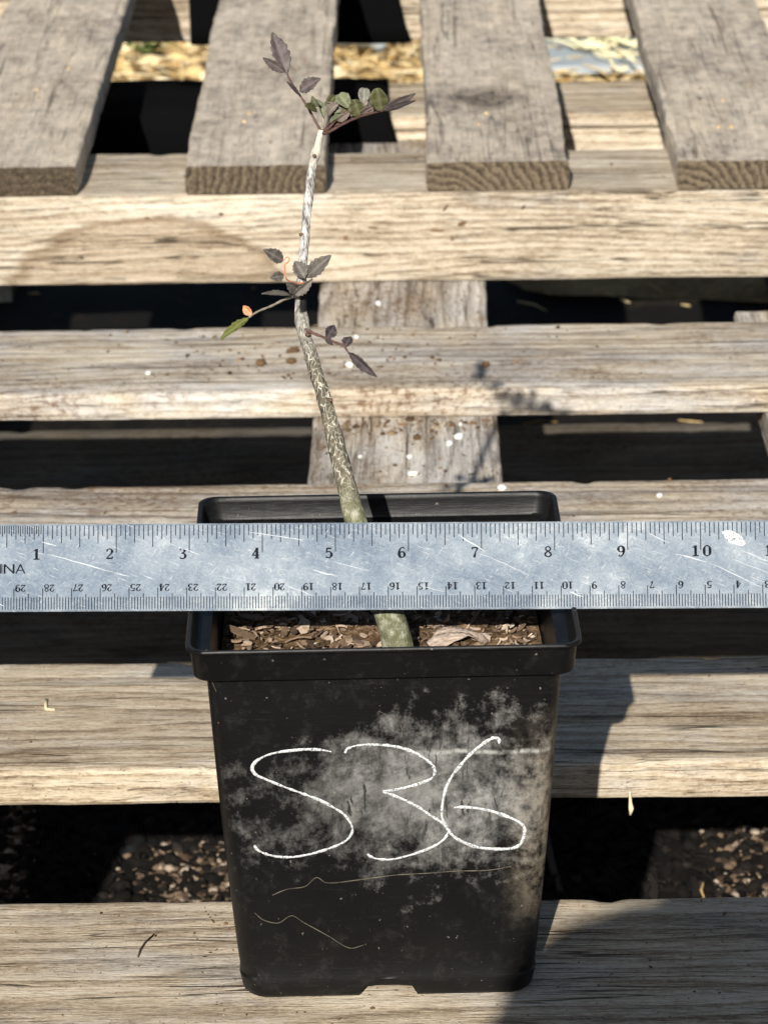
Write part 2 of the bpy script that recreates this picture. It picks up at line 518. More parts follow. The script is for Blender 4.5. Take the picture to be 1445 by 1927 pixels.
# rear beam under the last deck board, standing on legs
board('rear_beam', (0.0, 1.1335, -0.0120), 'X', LX, 0.084, 0.052, W_BACK, pal, 11.1, segs=110, nw=18, rough=0.6)
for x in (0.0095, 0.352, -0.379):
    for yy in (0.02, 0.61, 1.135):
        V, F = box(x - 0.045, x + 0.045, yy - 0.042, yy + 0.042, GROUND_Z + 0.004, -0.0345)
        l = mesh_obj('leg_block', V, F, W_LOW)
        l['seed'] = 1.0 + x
        l.parent = pal; l.matrix_parent_inverse = Matrix.Translation(pal.location).inverted()


def nail(parent, p, r=0.0019):
    V, F = [], []
    n = 10
    for k in range(n):
        a = 2 * math.pi * k / n
        V.append((p[0] + r * math.cos(a), p[1] + r * math.sin(a), p[2] - 0.001))
    for k in range(n):
        a = 2 * math.pi * k / n
        V.append((p[0] + r * 0.8 * math.cos(a), p[1] + r * 0.8 * math.sin(a), p[2] + 0.0007))
    V.append((p[0], p[1], p[2] + 0.0009))
    for k in range(n):
        F.append((k, (k + 1) % n, n + (k + 1) % n, n + k)); F.append((n + k, n + (k + 1) % n, 2 * n))
    o = mesh_obj('nail', V, F, M_NAIL)
    o.parent = parent; o.matrix_parent_inverse = Matrix.Translation(parent.location).inverted()
    return o


# ------------------------------------------------------------------ the upper pallet
up = empty('wooden_pallet', (0.0, 1.15, -0.017))
tag(up, 'raised grey pallet behind, its boards running away from the viewer', 'pallet')
BZ = 0.0400
TOPZ = 0.0585
UPB = [(-0.2745, -0.1862, 0.41), (-0.1212, -0.0360, 1.93), (0.0250, 0.1105, 3.57), (0.1758, 0.2650, 5.85), (0.335, 0.423, 8.1), (-0.43, -0.342, 9.9)]
for (x0, x1, sd) in UPB:
    o = board('deck_board', ((x0 + x1) / 2, 1.1425 + R_.uniform(-.001, .002), TOPZ), 'Y', 0.715, x1 - x0, TOPZ - BZ - 0.0003, W_KNOT if sd == 3.57 else W_UP, up, sd, segs=150, nw=30, rough=1.2)
o = board('front_beam', (0.0, 0.8290, BZ), 'X', LX, 0.0880, BZ + 0.0170, W_STR, up, 12.4, segs=230, nw=36)
board('back_beam', (0.0, 1.455, BZ), 'X', LX, 0.070, 0.0512, W_BACK, up, 13.7, segs=100, nw=14, rough=0.6)
board('back_beam', (0.0, 1.455, -0.0118), 'X', LX, 0.072, 0.0205, W_BACK, up, 14.7, segs=100, nw=14, rough=0.6)
for p in ((-0.2281, 0.9587), (-0.2121, 1.0104), (0.0580, 0.8664), (0.0637, 0.8900), (0.2157, 0.9140), (0.2065, 0.8542), (0.2147, 0.8539), (-0.0890, 0.8786), (-0.0864, 0.8965)):
    nail(up, (p[0], p[1], TOPZ + 0.0004))

# posts that hold the back of the upper pallet up
for x in (-0.36, 0.36):
    V, F = box(x - 0.045, x + 0.045, 1.425, 1.485, GROUND_Z + 0.004, -0.0328)
    l = mesh_obj('leg_block', V, F, W_CROSS)
    l['seed'] = 2.0 + x
    l.parent = up; l.matrix_parent_inverse = Matrix.Translation(up.location).inverted()

# ------------------------------------------------------------------ the pot
H = 0.1473
WT, WB, ZT = 0.1225, 0.1057, 0.1385
POT_YAW = 0.01985
t = NT('black_pot_plastic')
P = t.coord('Object')
q = t.sep(P)
front = t.step(t.math('MULTIPLY', t.sep(t.coord('Normal'))[1], -1.0), 0.6, 0.9)
n1 = t.noise(t.scale(P, (38, 38, 30)), 1.0, 5.0, 0.62, 0.4)
n2 = t.noise(t.scale(P, (330, 330, 120)), 1.0, 4.0, 0.7)
n3 = t.noise(t.scale(P, (90, 90, 700)), 1.0, 3.0, 0.6)
# dusty lime bloom with a shape of its own on the middle of the front
ex = t.math('DIVIDE', t.math('SUBTRACT', q[0], 0.007), 0.060)
ez = t.math('DIVIDE', t.math('SUBTRACT', q[2], 0.0860), 0.0285)
d = t.math('SQRT', t.math('ADD', t.math('MULTIPLY', ex, ex), t.math('MULTIPLY', ez, ez)))
fbm = t.noise(t.scale(P, (135, 135, 115)), 1.0, 11.0, 0.78)
fb2 = t.noise(t.scale(P, (26, 26, 40)), 1.0, 9.0, 0.66, 0.3)
rw = t.n.new('ShaderNodeVectorRotate'); rw.rotation_type = 'Y_AXIS'; t.link(P, rw.inputs['Vector']); rw.inputs['Angle'].default_value = 0.42
wipe = t.noise(t.scale(rw.outputs[0], (60, 60, 330)), 1.0, 7.0, 0.72, 0.5)
runs = t.noise(t.scale(P, (240, 240, 60)), 1.0, 8.0, 0.75, 0.6)
blob = t.math('SUBTRACT', 0.98, d)
# stronger towards the upper right, ragged at lower left
blob = t.math('ADD', blob, t.math('MULTIPLY', q[0], 2.0))
blob = t.math('ADD', blob, t.math('MULTIPLY', t.math('SUBTRACT', q[2], 0.086), -2.0))
edge_ = t.math('ADD', blob, t.math('MULTIPLY', t.math('SUBTRACT', fb2, 0.5), 2.4))
edge_ = t.math('ADD', edge_, t.math('MULTIPLY', t.math('SUBTRACT', fbm, 0.5), 2.6))
bm = t.step(edge_, -0.15, 0.75)
fill = t.math('ADD', t.math('ADD', t.math('MULTIPLY', fbm, 0.55), t.math('MULTIPLY', wipe, 0.35)), t.math('MULTIPLY', runs, 0.35))
strong = t.math('ADD', 0.62, t.math('MULTIPLY', t.step(t.math('ADD', q[0], t.math('MULTIPLY', q[2], 0.4)), 0.010, 0.075), 0.45))
dust = t.math('MULTIPLY', t.math('MULTIPLY', t.math('MULTIPLY', bm, front), strong), t.math('ADD', 0.12, t.math('MULTIPLY', t.step(fill, 0.47, 0.82), 0.88)))
# pale tide line and streaks at its top
ln = t.math('ABSOLUTE', t.math('SUBTRACT', q[2], t.math('ADD', 0.1030, t.math('MULTIPLY', t.math('SUBTRACT', t.noise(t.scale(P, (60, 1, 1)), 1.0, 3.0), 0.5), 0.004))))
lm = t.math('MULTIPLY', t.math('SUBTRACT', 1.0, t.step(ln, 0.0002, 0.0012)), t.step(q[0], 0.002, 0.022))
lm = t.math('MULTIPLY', t.math('MULTIPLY', lm, front), t.step(n2, 0.36, 0.6))
# right-hand corner rubbed with dried soil
cx_ = t.math('MULTIPLY', t.step(q[0], 0.040, 0.056), t.math('MULTIPLY', t.step(q[2], 0.028, 0.050), t.math('SUBTRACT', 1.0, t.step(q[2], 0.088, 0.122))))
cm = t.math('MULTIPLY', cx_, t.step(fbm, 0.40, 0.60))
fine = t.math('ADD', t.math('MULTIPLY', t.step(n3, 0.60, 0.80), 0.14), t.math('MULTIPLY', t.step(fbm, 0.52, 0.72), 0.22))
col = t.mix(t.math('ADD', t.math('MULTIPLY', t.step(n1, 0.3, 0.8), 0.05), fine), (0.0042, 0.0042, 0.0046), (0.065, 0.063, 0.059))
col = t.mix(dust, col, (0.34, 0.335, 0.32))
col = t.mix(t.math('MULTIPLY', cm, 0.75), col, (0.25, 0.21, 0.155))
col = t.mix(t.math('MULTIPLY', lm, 0.8), col, (0.42, 0.42, 0.40))
scr = t.step(t.noise(t.scale(P, (300, 300, 60)), 1.0, 5.0, 0.6, 0.4), 0.61, 0.64)
col = t.mix(t.math('MULTIPLY', t.math('MULTIPLY', scr, bm), 0.9), col, (0.010, 0.010, 0.010))
spk = t.step(t.noise(P, 520.0, 2.0), 0.725, 0.76)
col = t.mix(t.math('MULTIPLY', spk, 0.5), col, (0.28, 0.26, 0.22))
rough = t.math('ADD', 0.42, t.math('MULTIPLY', t.math('ADD', dust, cm), 0.4))
M_POT = t.out(col, rough, t.bump(t.math('ADD', n1, t.math('MULTIPLY', n3, 0.3)), 0.25, 0.0012), spec=0.22)


def sq_cols():
    """directions round a unit rounded square as (corner id, sx, sy, tx, ty, ang); parametric columns"""
    return None


def rsquare(hw, rad, us, nc=7):
    """outline of a rounded square of half width hw: list of (x, y, u) with u = side position (None in corners)"""
    out = []
    for s in range(4):
        a0 = math.pi / 2 * s
        ca, sa = math.cos(a0), math.sin(a0)
        pts = []
        f = hw - rad
        for u in us:               # along the side, front first: (-f..f, -hw)
            # side positions are absolute lengths in the middle, stretched near the corners
            x = u if abs(u) < 0.02 else math.copysign(0.02 + (abs(u) - 0.02) / (1 - 0.02) * (f - 0.02), u)
            pts.append((x, -hw, x))
        for k in range(1, nc):
            a = -math.pi / 2 + (math.pi / 2) * k / nc
            pts.append((f + rad * math.cos(a), -f + rad * math.sin(a), None))
        for (x, y, u) in pts:
            out.append((x * ca - y * sa, x * sa + y * ca, u))
    return out


US = [-1.0, -0.75, -0.5, -0.25, -0.0125, -0.0105, -0.0098, -0.0092, -0.0086, -0.004, 0.0, 0.004, 0.0086, 0.0092, 0.0098, 0.0105, 0.0125, 0.25, 0.5, 0.75, 1.0]


def notch(u):
    if u is None: return 0.0
    a = abs(u)
    if a >= 0.0125: return 0.0
    return 0.0056 * min(1.0, max(0.0, (0.0107 - a) / 0.0024)) ** 0.8


def loft(name, prof, mat, parent, rad0, rad1, notched=False, close_last=False, z0=0.0, z1=H):
    V, F = [], []
    m = None
    for (hw, z) in prof:
        k = min(1, max(0, (z - z0) / (z1 - z0)))
        rr = rad0 * (1 - k) + rad1 * k
        ring = rsquare(hw, rr, US)
        m = len(ring)
        for (x, y, u) in ring:
            zz = max(z, notch(u)) if notched else z
            V.append((x, y, zz))
    for i in range(len(prof) - 1):
        for j in range(m):
            F.append((i * m + j, i * m + (j + 1) % m, (i + 1) * m + (j + 1) % m, (i + 1) * m + j))
    if close_last: F.append(tuple(range((len(prof) - 1) * m, len(prof) * m)))
    o = mesh_obj(name, V, F, mat, parent, smooth=42)
    return o


pot = empty('plant_pot', (0, 0, 0.0003), POT_YAW)
tag(pot, 'square black plastic nursery pot with white handwriting S36', 'plant pot')
hw = lambda z: (WB + (WT - WB) * z / ZT) / 2
prof = [(hw(0) - 0.0030, 0.0), (hw(0) - 0.0013, 0.0007), (hw(0) - 0.0004, 0.0021), (hw(0), 0.0042), (hw(.0088) + 0.0002, 0.0088), (hw(.0096) - 0.0003, 0.0096)]
for k in range(1, 13):
    z = 0.0096 + (ZT - 0.0096) * k / 12
    bulge = 0.0006 * math.sin(math.pi * k / 12)
    prof.append((hw(z) + bulge - 0.0001, z))
for k in range(12, -1, -1):
    z = 0.006 + (ZT - 0.006) * k / 12
    prof.append((hw(z) - 0.0015, z))
loft('body', prof, M_POT, pot, 0.0085, 0.0065, notched=True, close_last=True)
rim = [(0.0600, 0.1383), (0.0640, 0.1388), (0.0646, 0.1396), (0.0652, 0.1455), (0.0656, 0.1469), (0.0660, 0.1473), (0.0670, 0.1473), (0.06735, 0.1469),
       (0.06735, 0.1462), (0.0670, 0.1458), (0.0661, 0.1455), (0.0659, 0.1450), (0.0652, 0.1357), (0.0650, 0.1352), (0.0642, 0.1352), (0.0638, 0.1374), (0.0609, 0.1378), (0.0600, 0.1383)]
loft('rim', rim, M_POT, pot, 0.0075, 0.0062)

# unseen second pot added at left, to shade the ground in the front gap
shade_pot = pot.copy(); COL.objects.link(shade_pot)
shade_pot.location = (-0.292, -0.006, 0.0009); shade_pot.rotation_euler.z = -0.03
tag(shade_pot, 'plain black nursery pot without writing, added out of view at left for its shadow', 'plant pot')
for ch in list(pot.children):
    c_ = ch.copy(); COL.objects.link(c_); c_.parent = shade_pot

# handwriting in white paint marker
t = NT('white_marker_paint')
P = t.coord('Object')
n = t.noise(P, 1300.0, 5.0, 0.75)
c = t.ramp(n, [(0.37, (0.02, 0.02, 0.022)), (0.44, (0.36, 0.38, 0.39)), (0.60, (0.74, 0.76, 0.75))])
M_PAINT = t.out(c, 0.7, t.bump(n, 0.5, 0.0003), spec=0.2)
W_S=[ (-0.0186,0.1046),(-0.0223,0.1054),(-0.0271,0.1057),(-0.0318,0.1054),(-0.0373,0.1047),(-0.0421,0.1031),(-0.0452,0.1007),(-0.0461,0.0983),(-0.0447,0.0958),(-0.0400,0.0932),(-0.0346,0.0905),(-0.0291,0.0880),(-0.0236,0.0854),(-0.0188,0.0823),(-0.0149,0.0793),(-0.0126,0.0759),(-0.0118,0.0726),(-0.0131,0.0693),(-0.0159,0.0670),(-0.0208,0.0648),(-0.0264,0.0630),(-0.0321,0.0619),(-0.0377,0.0620),(-0.0425,0.0634),(-0.0452,0.0651),(-0.0464,0.0671) ]
W_THREE=[ (-0.0139,0.1040),(-0.0129,0.1057),(-0.0097,0.1068),(-0.0050,0.1071),(0.0005,0.1067),(0.0053,0.1057),(0.0100,0.1037),(0.0139,0.1009),(0.0165,0.0981),(0.0171,0.0953),(0.0159,0.0930),(0.0123,0.0912),(0.0075,0.0897),(0.0027,0.0886),(-0.0009,0.0882),(0.0019,0.0868),(0.0067,0.0844),(0.0114,0.0814),(0.0154,0.0781),(0.0190,0.0753),(0.0211,0.0732),(0.0216,0.0708),(0.0202,0.0680),(0.0169,0.0653),(0.0121,0.0630),(0.0065,0.0611),(0.0016,0.0600),(-0.0024,0.0602),(-0.0052,0.0611),(-0.0068,0.0625) ]
W_SIX=[ (0.0394,0.1067),(0.0392,0.1083),(0.0376,0.1089),(0.0353,0.1077),(0.0321,0.1051),(0.0289,0.1019),(0.0258,0.0978),(0.0230,0.0937),(0.0210,0.0891),(0.0200,0.0845),(0.0195,0.0798),(0.0198,0.0761),(0.0214,0.0723),(0.0234,0.0694),(0.0266,0.0669),(0.0314,0.0646),(0.0370,0.0636),(0.0426,0.0635),(0.0458,0.0643),(0.0476,0.0664),(0.0484,0.0697),(0.0482,0.0726),(0.0458,0.0750),(0.0417,0.0772),(0.0369,0.0792),(0.0322,0.0805),(0.0274,0.0811),(0.0238,0.0810) ]
THREADS=[
    [ (-0.0406,0.0459),(-0.0353,0.0483),(-0.0290,0.0493),(-0.0248,0.0530),(-0.0207,0.0506),(-0.0103,0.0516),(0.0023,0.0533),(0.0148,0.0539),(0.0241,0.0545),(0.0356,0.0546),(0.0439,0.0560) ],
    [ (-0.0471,0.0386),(-0.0440,0.0354),(-0.0388,0.0340),(-0.0340,0.0370),(-0.0294,0.0337),(-0.0211,0.0279),(-0.0139,0.0226),(-0.0086,0.0237) ],
    [ (-0.0021,0.1204),(0.0019,0.1180),(0.0054,0.1150),(0.0064,0.1079) ],
    [ (-0.0592,0.1345),(-0.0574,0.1293) ],
]


def stroke(name, pts, width, seed, lift=0.00025, mat=None, thick=0.0002):
    path = smooth_path(pts, 6)
    V, F = [], []
    for i, p in enumerate(path):
        a = path[max(i - 1, 0)]; b = path[min(i + 1, len(path) - 1)]
        d = b - a
        L = math.hypot(*d) or 1
        nx_, nz_ = -d[1] / L, d[0] / L
        w = width / 2 * (0.50 + 0.95 * float(vnoise(np.array(i * 0.45), np.array(seed * 3.1), 5)) + 0.18 * float(vnoise(np.array(i * 2.1), np.array(seed * 3.1), 6)))
        if i < 3 or i > len(path) - 4: w *= 0.75
        for s, l in ((-1, 0.0), (-0.6, 1.0), (0.6, 1.0), (1, 0.0)):
            x, z = p[0] + nx_ * w * s, p[1] + nz_ * w * s
            bul = 0.0006 * math.sin(math.pi * min(1, max(0, (z - 0.0096) / (ZT - 0.0096))))
            y = -(hw(z) + bul) - lift - thick * l
            V.append((x, y, z))
    n = len(path)
    for i in range(n - 1):
        for k in range(3): F.append((i * 4 + k, i * 4 + k + 1, i * 4 + 5 + k, i * 4 + 4 + k))
    return mesh_obj(name, V, F, mat or M_PAINT, pot, smooth=60)


stroke('handwritten_letter', W_S, 0.00088, 1)
stroke('handwritten_digit', W_THREE, 0.00088, 2, lift=0.0003)
stroke('handwritten_digit', W_SIX, 0.00102, 3, lift=0.0004)
M_THREAD = simple('dry_root_fibre', (0.115, 0.10, 0.075), 0.9, 0.6, 260)
for i, th in enumerate(THREADS):
    stroke('root_thread', th, 0.00024, 10 + i, mat=M_THREAD, lift=0.0002, thick=0.00018)

# ------------------------------------------------------------------ soil and bark in the pot
t = NT('potting_soil')
P = t.coord('Object')
n1 = t.noise(P, 130.0, 5.0, 0.65); n2 = t.noise(P, 800.0, 3.0, 0.6)
c = t.ramp(t.math('ADD', t.math('MULTIPLY', n1, 0.6), t.math('MULTIPLY', n2, 0.4)), [(0.35, (0.03, 0.018, 0.010)), (0.5, (0.12, 0.075, 0.04)), (0.66, (0.32, 0.22, 0.13))])
M_POTSOIL = t.out(c, 0.95, t.bump(n1, 0.8, 0.003), spec=0.1)
SZ = 0.1135
n = 64
V, F = [], []
hs = 0.0577
for j in range(n):
    for i in range(n):
        x = -hs + 2 * hs * i / (n - 1); y = -hs + 2 * hs * j / (n - 1)
        h = 0.004 * float(vnoise(np.array(x * 60), np.array(y * 60), 21)) + 0.003 * float(vnoise(np.array(x * 200), np.array(y * 200), 22))
        V.append((x, y, SZ + h))
for j in range(n - 1):
    for i in range(n - 1): F.append((j * n + i, j * n + i + 1, (j + 1) * n + i + 1, (j + 1) * n + i))
soil = mesh_obj('potting_soil', V, F, M_POTSOIL, smooth=180)
soil.rotation_euler.z = POT_YAW
tag(soil, 'brown crumbly potting soil filling the black pot', 'soil', kind='stuff')


def chip(c, ln, wd, th, rnd, curl=0.3):
    """a bent sliver of bark, 7 stations"""
    V, F = [], []
    yaw = rnd.uniform(0, 6.28); pit = rnd.gauss(0, 0.35); rol = rnd.gauss(0, 0.5)
    M = Matrix.Rotation(yaw, 3, 'Z') @ Matrix.Rotation(pit, 3, 'Y') @ Matrix.Rotation(rol, 3, 'X')
    st = 5
    for i in range(st):
        u = i / (st - 1) * 2 - 1
        w = wd * (1 - 0.45 * u * u) * rnd.uniform(0.75, 1.1)
        zc = -curl * ln * 0.25 * u * u
        for (a, b) in ((-1, 1), (1, 1), (1, -1), (-1, -1)):
            p = M @ Vector((u * ln / 2, a * w / 2, zc + b * th / 2))
            V.append((c[0] + p.x, c[1] + p.y, c[2] + p.z))
    for i in range(st - 1):
        for k in range(4): F.append((i * 4 + k, i * 4 + (k + 1) % 4, (i + 1) * 4 + (k + 1) % 4, (i + 1) * 4 + k))
    F.append((3, 2, 1, 0)); F.append(tuple(range((st - 1) * 4, st * 4)))
    return V, F


def bark_mat(name, stops):
    t = NT(name)
    g = t.n.new('ShaderNodeNewGeometry')
    P = t.coord('Object')
    n = t.noise(P, 700.0, 4.0, 0.65)
    a = t.math('ADD', t.math('MULTIPLY', g.outputs['Random Per Island'], 0.75), t.math('MULTIPLY', n, 0.3))
    c = t.ramp(a, stops)
    return t.out(c, 0.9, t.bump(n, 0.5, 0.0006), spec=0.15)


M_BARK = bark_mat('bark_mulch', [(0.1, (0.035, 0.024, 0.017)), (0.35, (0.12, 0.080, 0.052)), (0.6, (0.25, 0.175, 0.12)), (0.82, (0.43, 0.335, 0.25)), (0.97, (0.70, 0.61, 0.51))])
sp = Soup()
rr = random.Random(5)
for k in range(1700):
    x, y = rr.uniform(-0.056, 0.056), rr.uniform(-0.056, 0.056)
    big = rr.random() < 0.16
    ln = rr.uniform(0.005, 0.012) if big and rr.random() < 0.4 else rr.uniform(0.0012, 0.0046)
    sp.add(*chip((x, y, SZ + 0.0045 + rr.uniform(-0.001, 0.002)), ln, ln * rr.choice([0.10, 0.16, 0.3, 0.5, 0.7]), rr.uniform(0.0003, 0.0009), rr, rr.uniform(-0.6, 0.9)))
o = sp.obj('bark_mulch', M_BARK)
tag(o, 'loose pale and brown bark chips strewn over the potting soil', 'bark chips', kind='stuff')

# a curled dry leaf lying on the soil
V, F = [], []
nu, nv = 12, 9
for i in range(nu):
    u = i / (nu - 1)
    for j in range(nv):
        v = j / (nv - 1) * 2 - 1
        w = 0.0058 * (math.sin(math.pi * min(1, 0.10 + u * 0.88)) ** 0.7) * (1 + 0.12 * math.sin(u * 26 + v * 2))
        arch = 0.0052 * math.sin(math.pi * u) ** 0.8
        V.append((0.0150 + u * 0.0235 + 0.0012 * v, -0.006 + v * w + 0.005 * u, SZ + 0.0042 + arch * (1 - 0.25 * v * v) + 0.0016 * v * math.sin(u * 7) + 0.0009 * math.sin(v * 6 + u * 9)))
for i in range(nu - 1):
    for j in range(nv - 1): F.append((i * nv + j, i * nv + j + 1, (i + 1) * nv + j + 1, (i + 1) * nv + j))
t = NT('dry_leaf')
P = t.coord('Object')
n = t.noise(t.scale(P, (150, 900, 900)), 1.0, 3.0, 0.6)
M_DRY = t.out(t.ramp(n, [(0.3, (0.20, 0.15, 0.11)), (0.55, (0.42, 0.34, 0.28)), (0.75, (0.55, 0.47, 0.40))]), 0.85, t.bump(n, 0.6, 0.0006), spec=0.2)
o = mesh_obj('dry_leaf', V, F, M_DRY, smooth=180)
md = o.modifiers.new('thickness', 'SOLIDIFY'); md.thickness = 0.0005
tag(o, 'curled pale brown dry leaf on the soil right of the stem', 'leaf')

# ------------------------------------------------------------------ the sapling
sap = empty('sapling', (0.0065, -0.022, SZ))
tag(sap, 'young grafted sapling with pale bark and small purple lobed leaves', 'sapling')


def adopt(o, p):
    o.parent = p
    o.matrix_parent_inverse = Matrix.Translation(p.location).inverted()
    return o


STEM=[ ((0.0065,-0.0220,0.1205),0.00594),((0.0044,-0.0206,0.1334),0.00545),((-0.0017,-0.0186,0.1532),0.00468),((-0.0080,-0.0166,0.1719),0.00391),((-0.0112,-0.0105,0.1824),0.00354),((-0.0152,-0.0012,0.1968),0.00318),((-0.0196,0.0075,0.2115),0.00281),((-0.0234,0.0137,0.2232),0.00253),((-0.0259,0.0177,0.2307),0.00225),((-0.0270,0.0206,0.2367),0.00197),((-0.0267,0.0227,0.2419),0.00188),((-0.0263,0.0253,0.2489),0.00159),((-0.0258,0.0280,0.2559),0.00159),((-0.0249,0.0314,0.2646),0.00150),((-0.0237,0.0354,0.2750),0.00159),((-0.0224,0.0391,0.2846),0.00150),((-0.0210,0.0407,0.2889),0.00150),((-0.0205,0.0414,0.2907),0.00131),((-0.0195,0.0429,0.2945),0.00122),((-0.0189,0.0437,0.2967),0.00112) ]
LEAVES=[
('purple',(-0.0306,0.0494,0.3157),(-0.0358,0.0590,0.3283),0.0060,(0.1807,-0.7464,0.6405),0.20),
('purple',(-0.0313,0.0496,0.3162),(-0.0389,0.0473,0.3221),0.0032,(0.1949,-0.9717,-0.1337),0.15),
('purple_dark',(-0.0260,0.0464,0.3084),(-0.0306,0.0450,0.3142),0.0015,(0.6435,-0.6756,0.3598),0.10),
('purple',(-0.0263,0.0468,0.3100),(-0.0190,0.0434,0.3156),0.0047,(-0.5859,-0.7514,0.3034),0.20),
('olive',(-0.0204,0.0440,0.3036),(-0.0240,0.0390,0.3072),0.0032,(0.8611,-0.3354,0.3822),0.30),
('dull_green',(-0.0200,0.0435,0.3053),(-0.0219,0.0417,0.3095),0.0028,(-0.0343,-0.9110,-0.4109),0.30),
('grey_green',(-0.0177,0.0485,0.3052),(-0.0121,0.0403,0.3048),0.0034,(-0.8090,-0.5612,0.1748),0.70),
('pale_green',(-0.0089,0.0369,0.3067),(-0.0126,0.0419,0.3103),0.0052,(-0.1027,-0.6285,0.7710),0.20),
('olive',(-0.0050,0.0296,0.3056),(-0.0069,0.0284,0.3119),0.0059,(0.0260,-0.9824,-0.1849),0.35),
('grey_green',(-0.0039,0.0344,0.3085),(-0.0035,0.0406,0.3128),0.0043,(0.1261,-0.5725,0.8101),0.15),
('olive',(0.0027,0.0181,0.3109),(0.0010,0.0164,0.3191),0.0067,(-0.1125,-0.9683,-0.2232),0.30),
('purple',(0.0029,0.0163,0.3116),(0.0140,0.0085,0.3193),0.0033,(-0.4171,-0.8649,-0.2792),0.15),
('purple_dark',(0.0032,0.0153,0.3116),(0.0139,0.0042,0.3183),0.0020,(-0.7713,-0.5651,0.2929),0.10),
('brown_grey',(-0.0048,0.0289,0.3066),(0.0007,0.0223,0.3118),0.0031,(-0.3971,-0.7512,-0.5273),0.20),
('brown_grey',(-0.0133,0.0393,0.3012),(-0.0083,0.0347,0.3059),0.0024,(-0.4669,-0.8240,-0.3209),0.40),
('dull_green',(-0.0160,0.0410,0.3000),(-0.0121,0.0382,0.3042),0.0017,(-0.7601,-0.5681,0.3154),0.50),
('grey',(-0.0325,0.0167,0.2576),(-0.0389,0.0128,0.2631),0.0045,(0.6206,-0.7630,0.1808),0.25),
('grey',(-0.0324,0.0148,0.2528),(-0.0369,0.0111,0.2534),0.0032,(0.6291,-0.6947,0.3489),0.20),
('grey',(-0.0252,0.0198,0.2500),(-0.0287,0.0238,0.2552),0.0050,(0.0525,-0.7730,0.6322),0.25),
('grey',(-0.0247,0.0217,0.2497),(-0.0160,0.0191,0.2586),0.0052,(-0.4632,-0.8639,0.1978),0.20),
('grey',(-0.0267,0.0182,0.2459),(-0.0312,0.0121,0.2510),0.0045,(0.4846,-0.7480,-0.4535),0.30),
('grey',(-0.0300,0.0168,0.2450),(-0.0395,0.0075,0.2493),0.0022,(0.6228,-0.2881,0.7274),0.30),
('grey',(-0.0291,0.0158,0.2449),(-0.0223,0.0161,0.2508),0.0034,(0.1058,-0.9915,-0.0761),0.40),
('orange',(-0.0431,0.0021,0.2429),(-0.0464,0.0041,0.2457),0.0028,(-0.3502,-0.9016,0.2539),0.40),
('leaf_green',(-0.0442,0.0009,0.2426),(-0.0539,-0.0105,0.2389),0.0031,(0.1454,-0.4149,0.8982),0.20),
('purple_dark',(-0.0178,0.0116,0.2305),(-0.0150,0.0155,0.2340),0.0041,(0.3365,-0.7545,0.5634),0.25),
('purple_dark',(-0.0112,0.0068,0.2290),(-0.0093,0.0102,0.2317),0.0037,(-0.1195,-0.5697,0.8131),0.30),
('purple_dark',(-0.0101,0.0043,0.2280),(-0.0006,-0.0048,0.2222),0.0033,(-0.5210,-0.7720,0.3642),0.25),
('purple_dark',(-0.0183,0.0114,0.2302),(-0.0155,0.0072,0.2297),0.0013,(-0.5798,-0.4625,0.6707),0.10),
('brown_grey',(-0.0165,0.0440,0.3020),(-0.0120,0.0400,0.3085),0.0034,(-0.30,-0.75,0.59),0.60),
('dull_green',(-0.0140,0.0425,0.3000),(-0.0085,0.0420,0.3062),0.0034,(0.20,-0.60,0.77),0.70),
('olive',(-0.0120,0.0400,0.3030),(-0.0060,0.0400,0.3085),0.0038,(-0.20,-0.55,0.81),0.50),
('brown_grey',(-0.0085,0.0340,0.3045),(-0.0020,0.0330,0.3100),0.0038,(0.10,-0.50,0.86),0.40),
('purple_dark',(-0.0030,0.0270,0.3080),(0.0045,0.0260,0.3140),0.0040,(-0.25,-0.55,0.79),0.35),
('dull_green',(-0.0180,0.0450,0.3010),(-0.0200,0.0480,0.3070),0.0026,(0.40,-0.70,0.59),0.70),
('olive',(-0.0170,0.0460,0.3030),(-0.0140,0.0500,0.3080),0.0030,(0.10,-0.60,0.79),0.80),
]
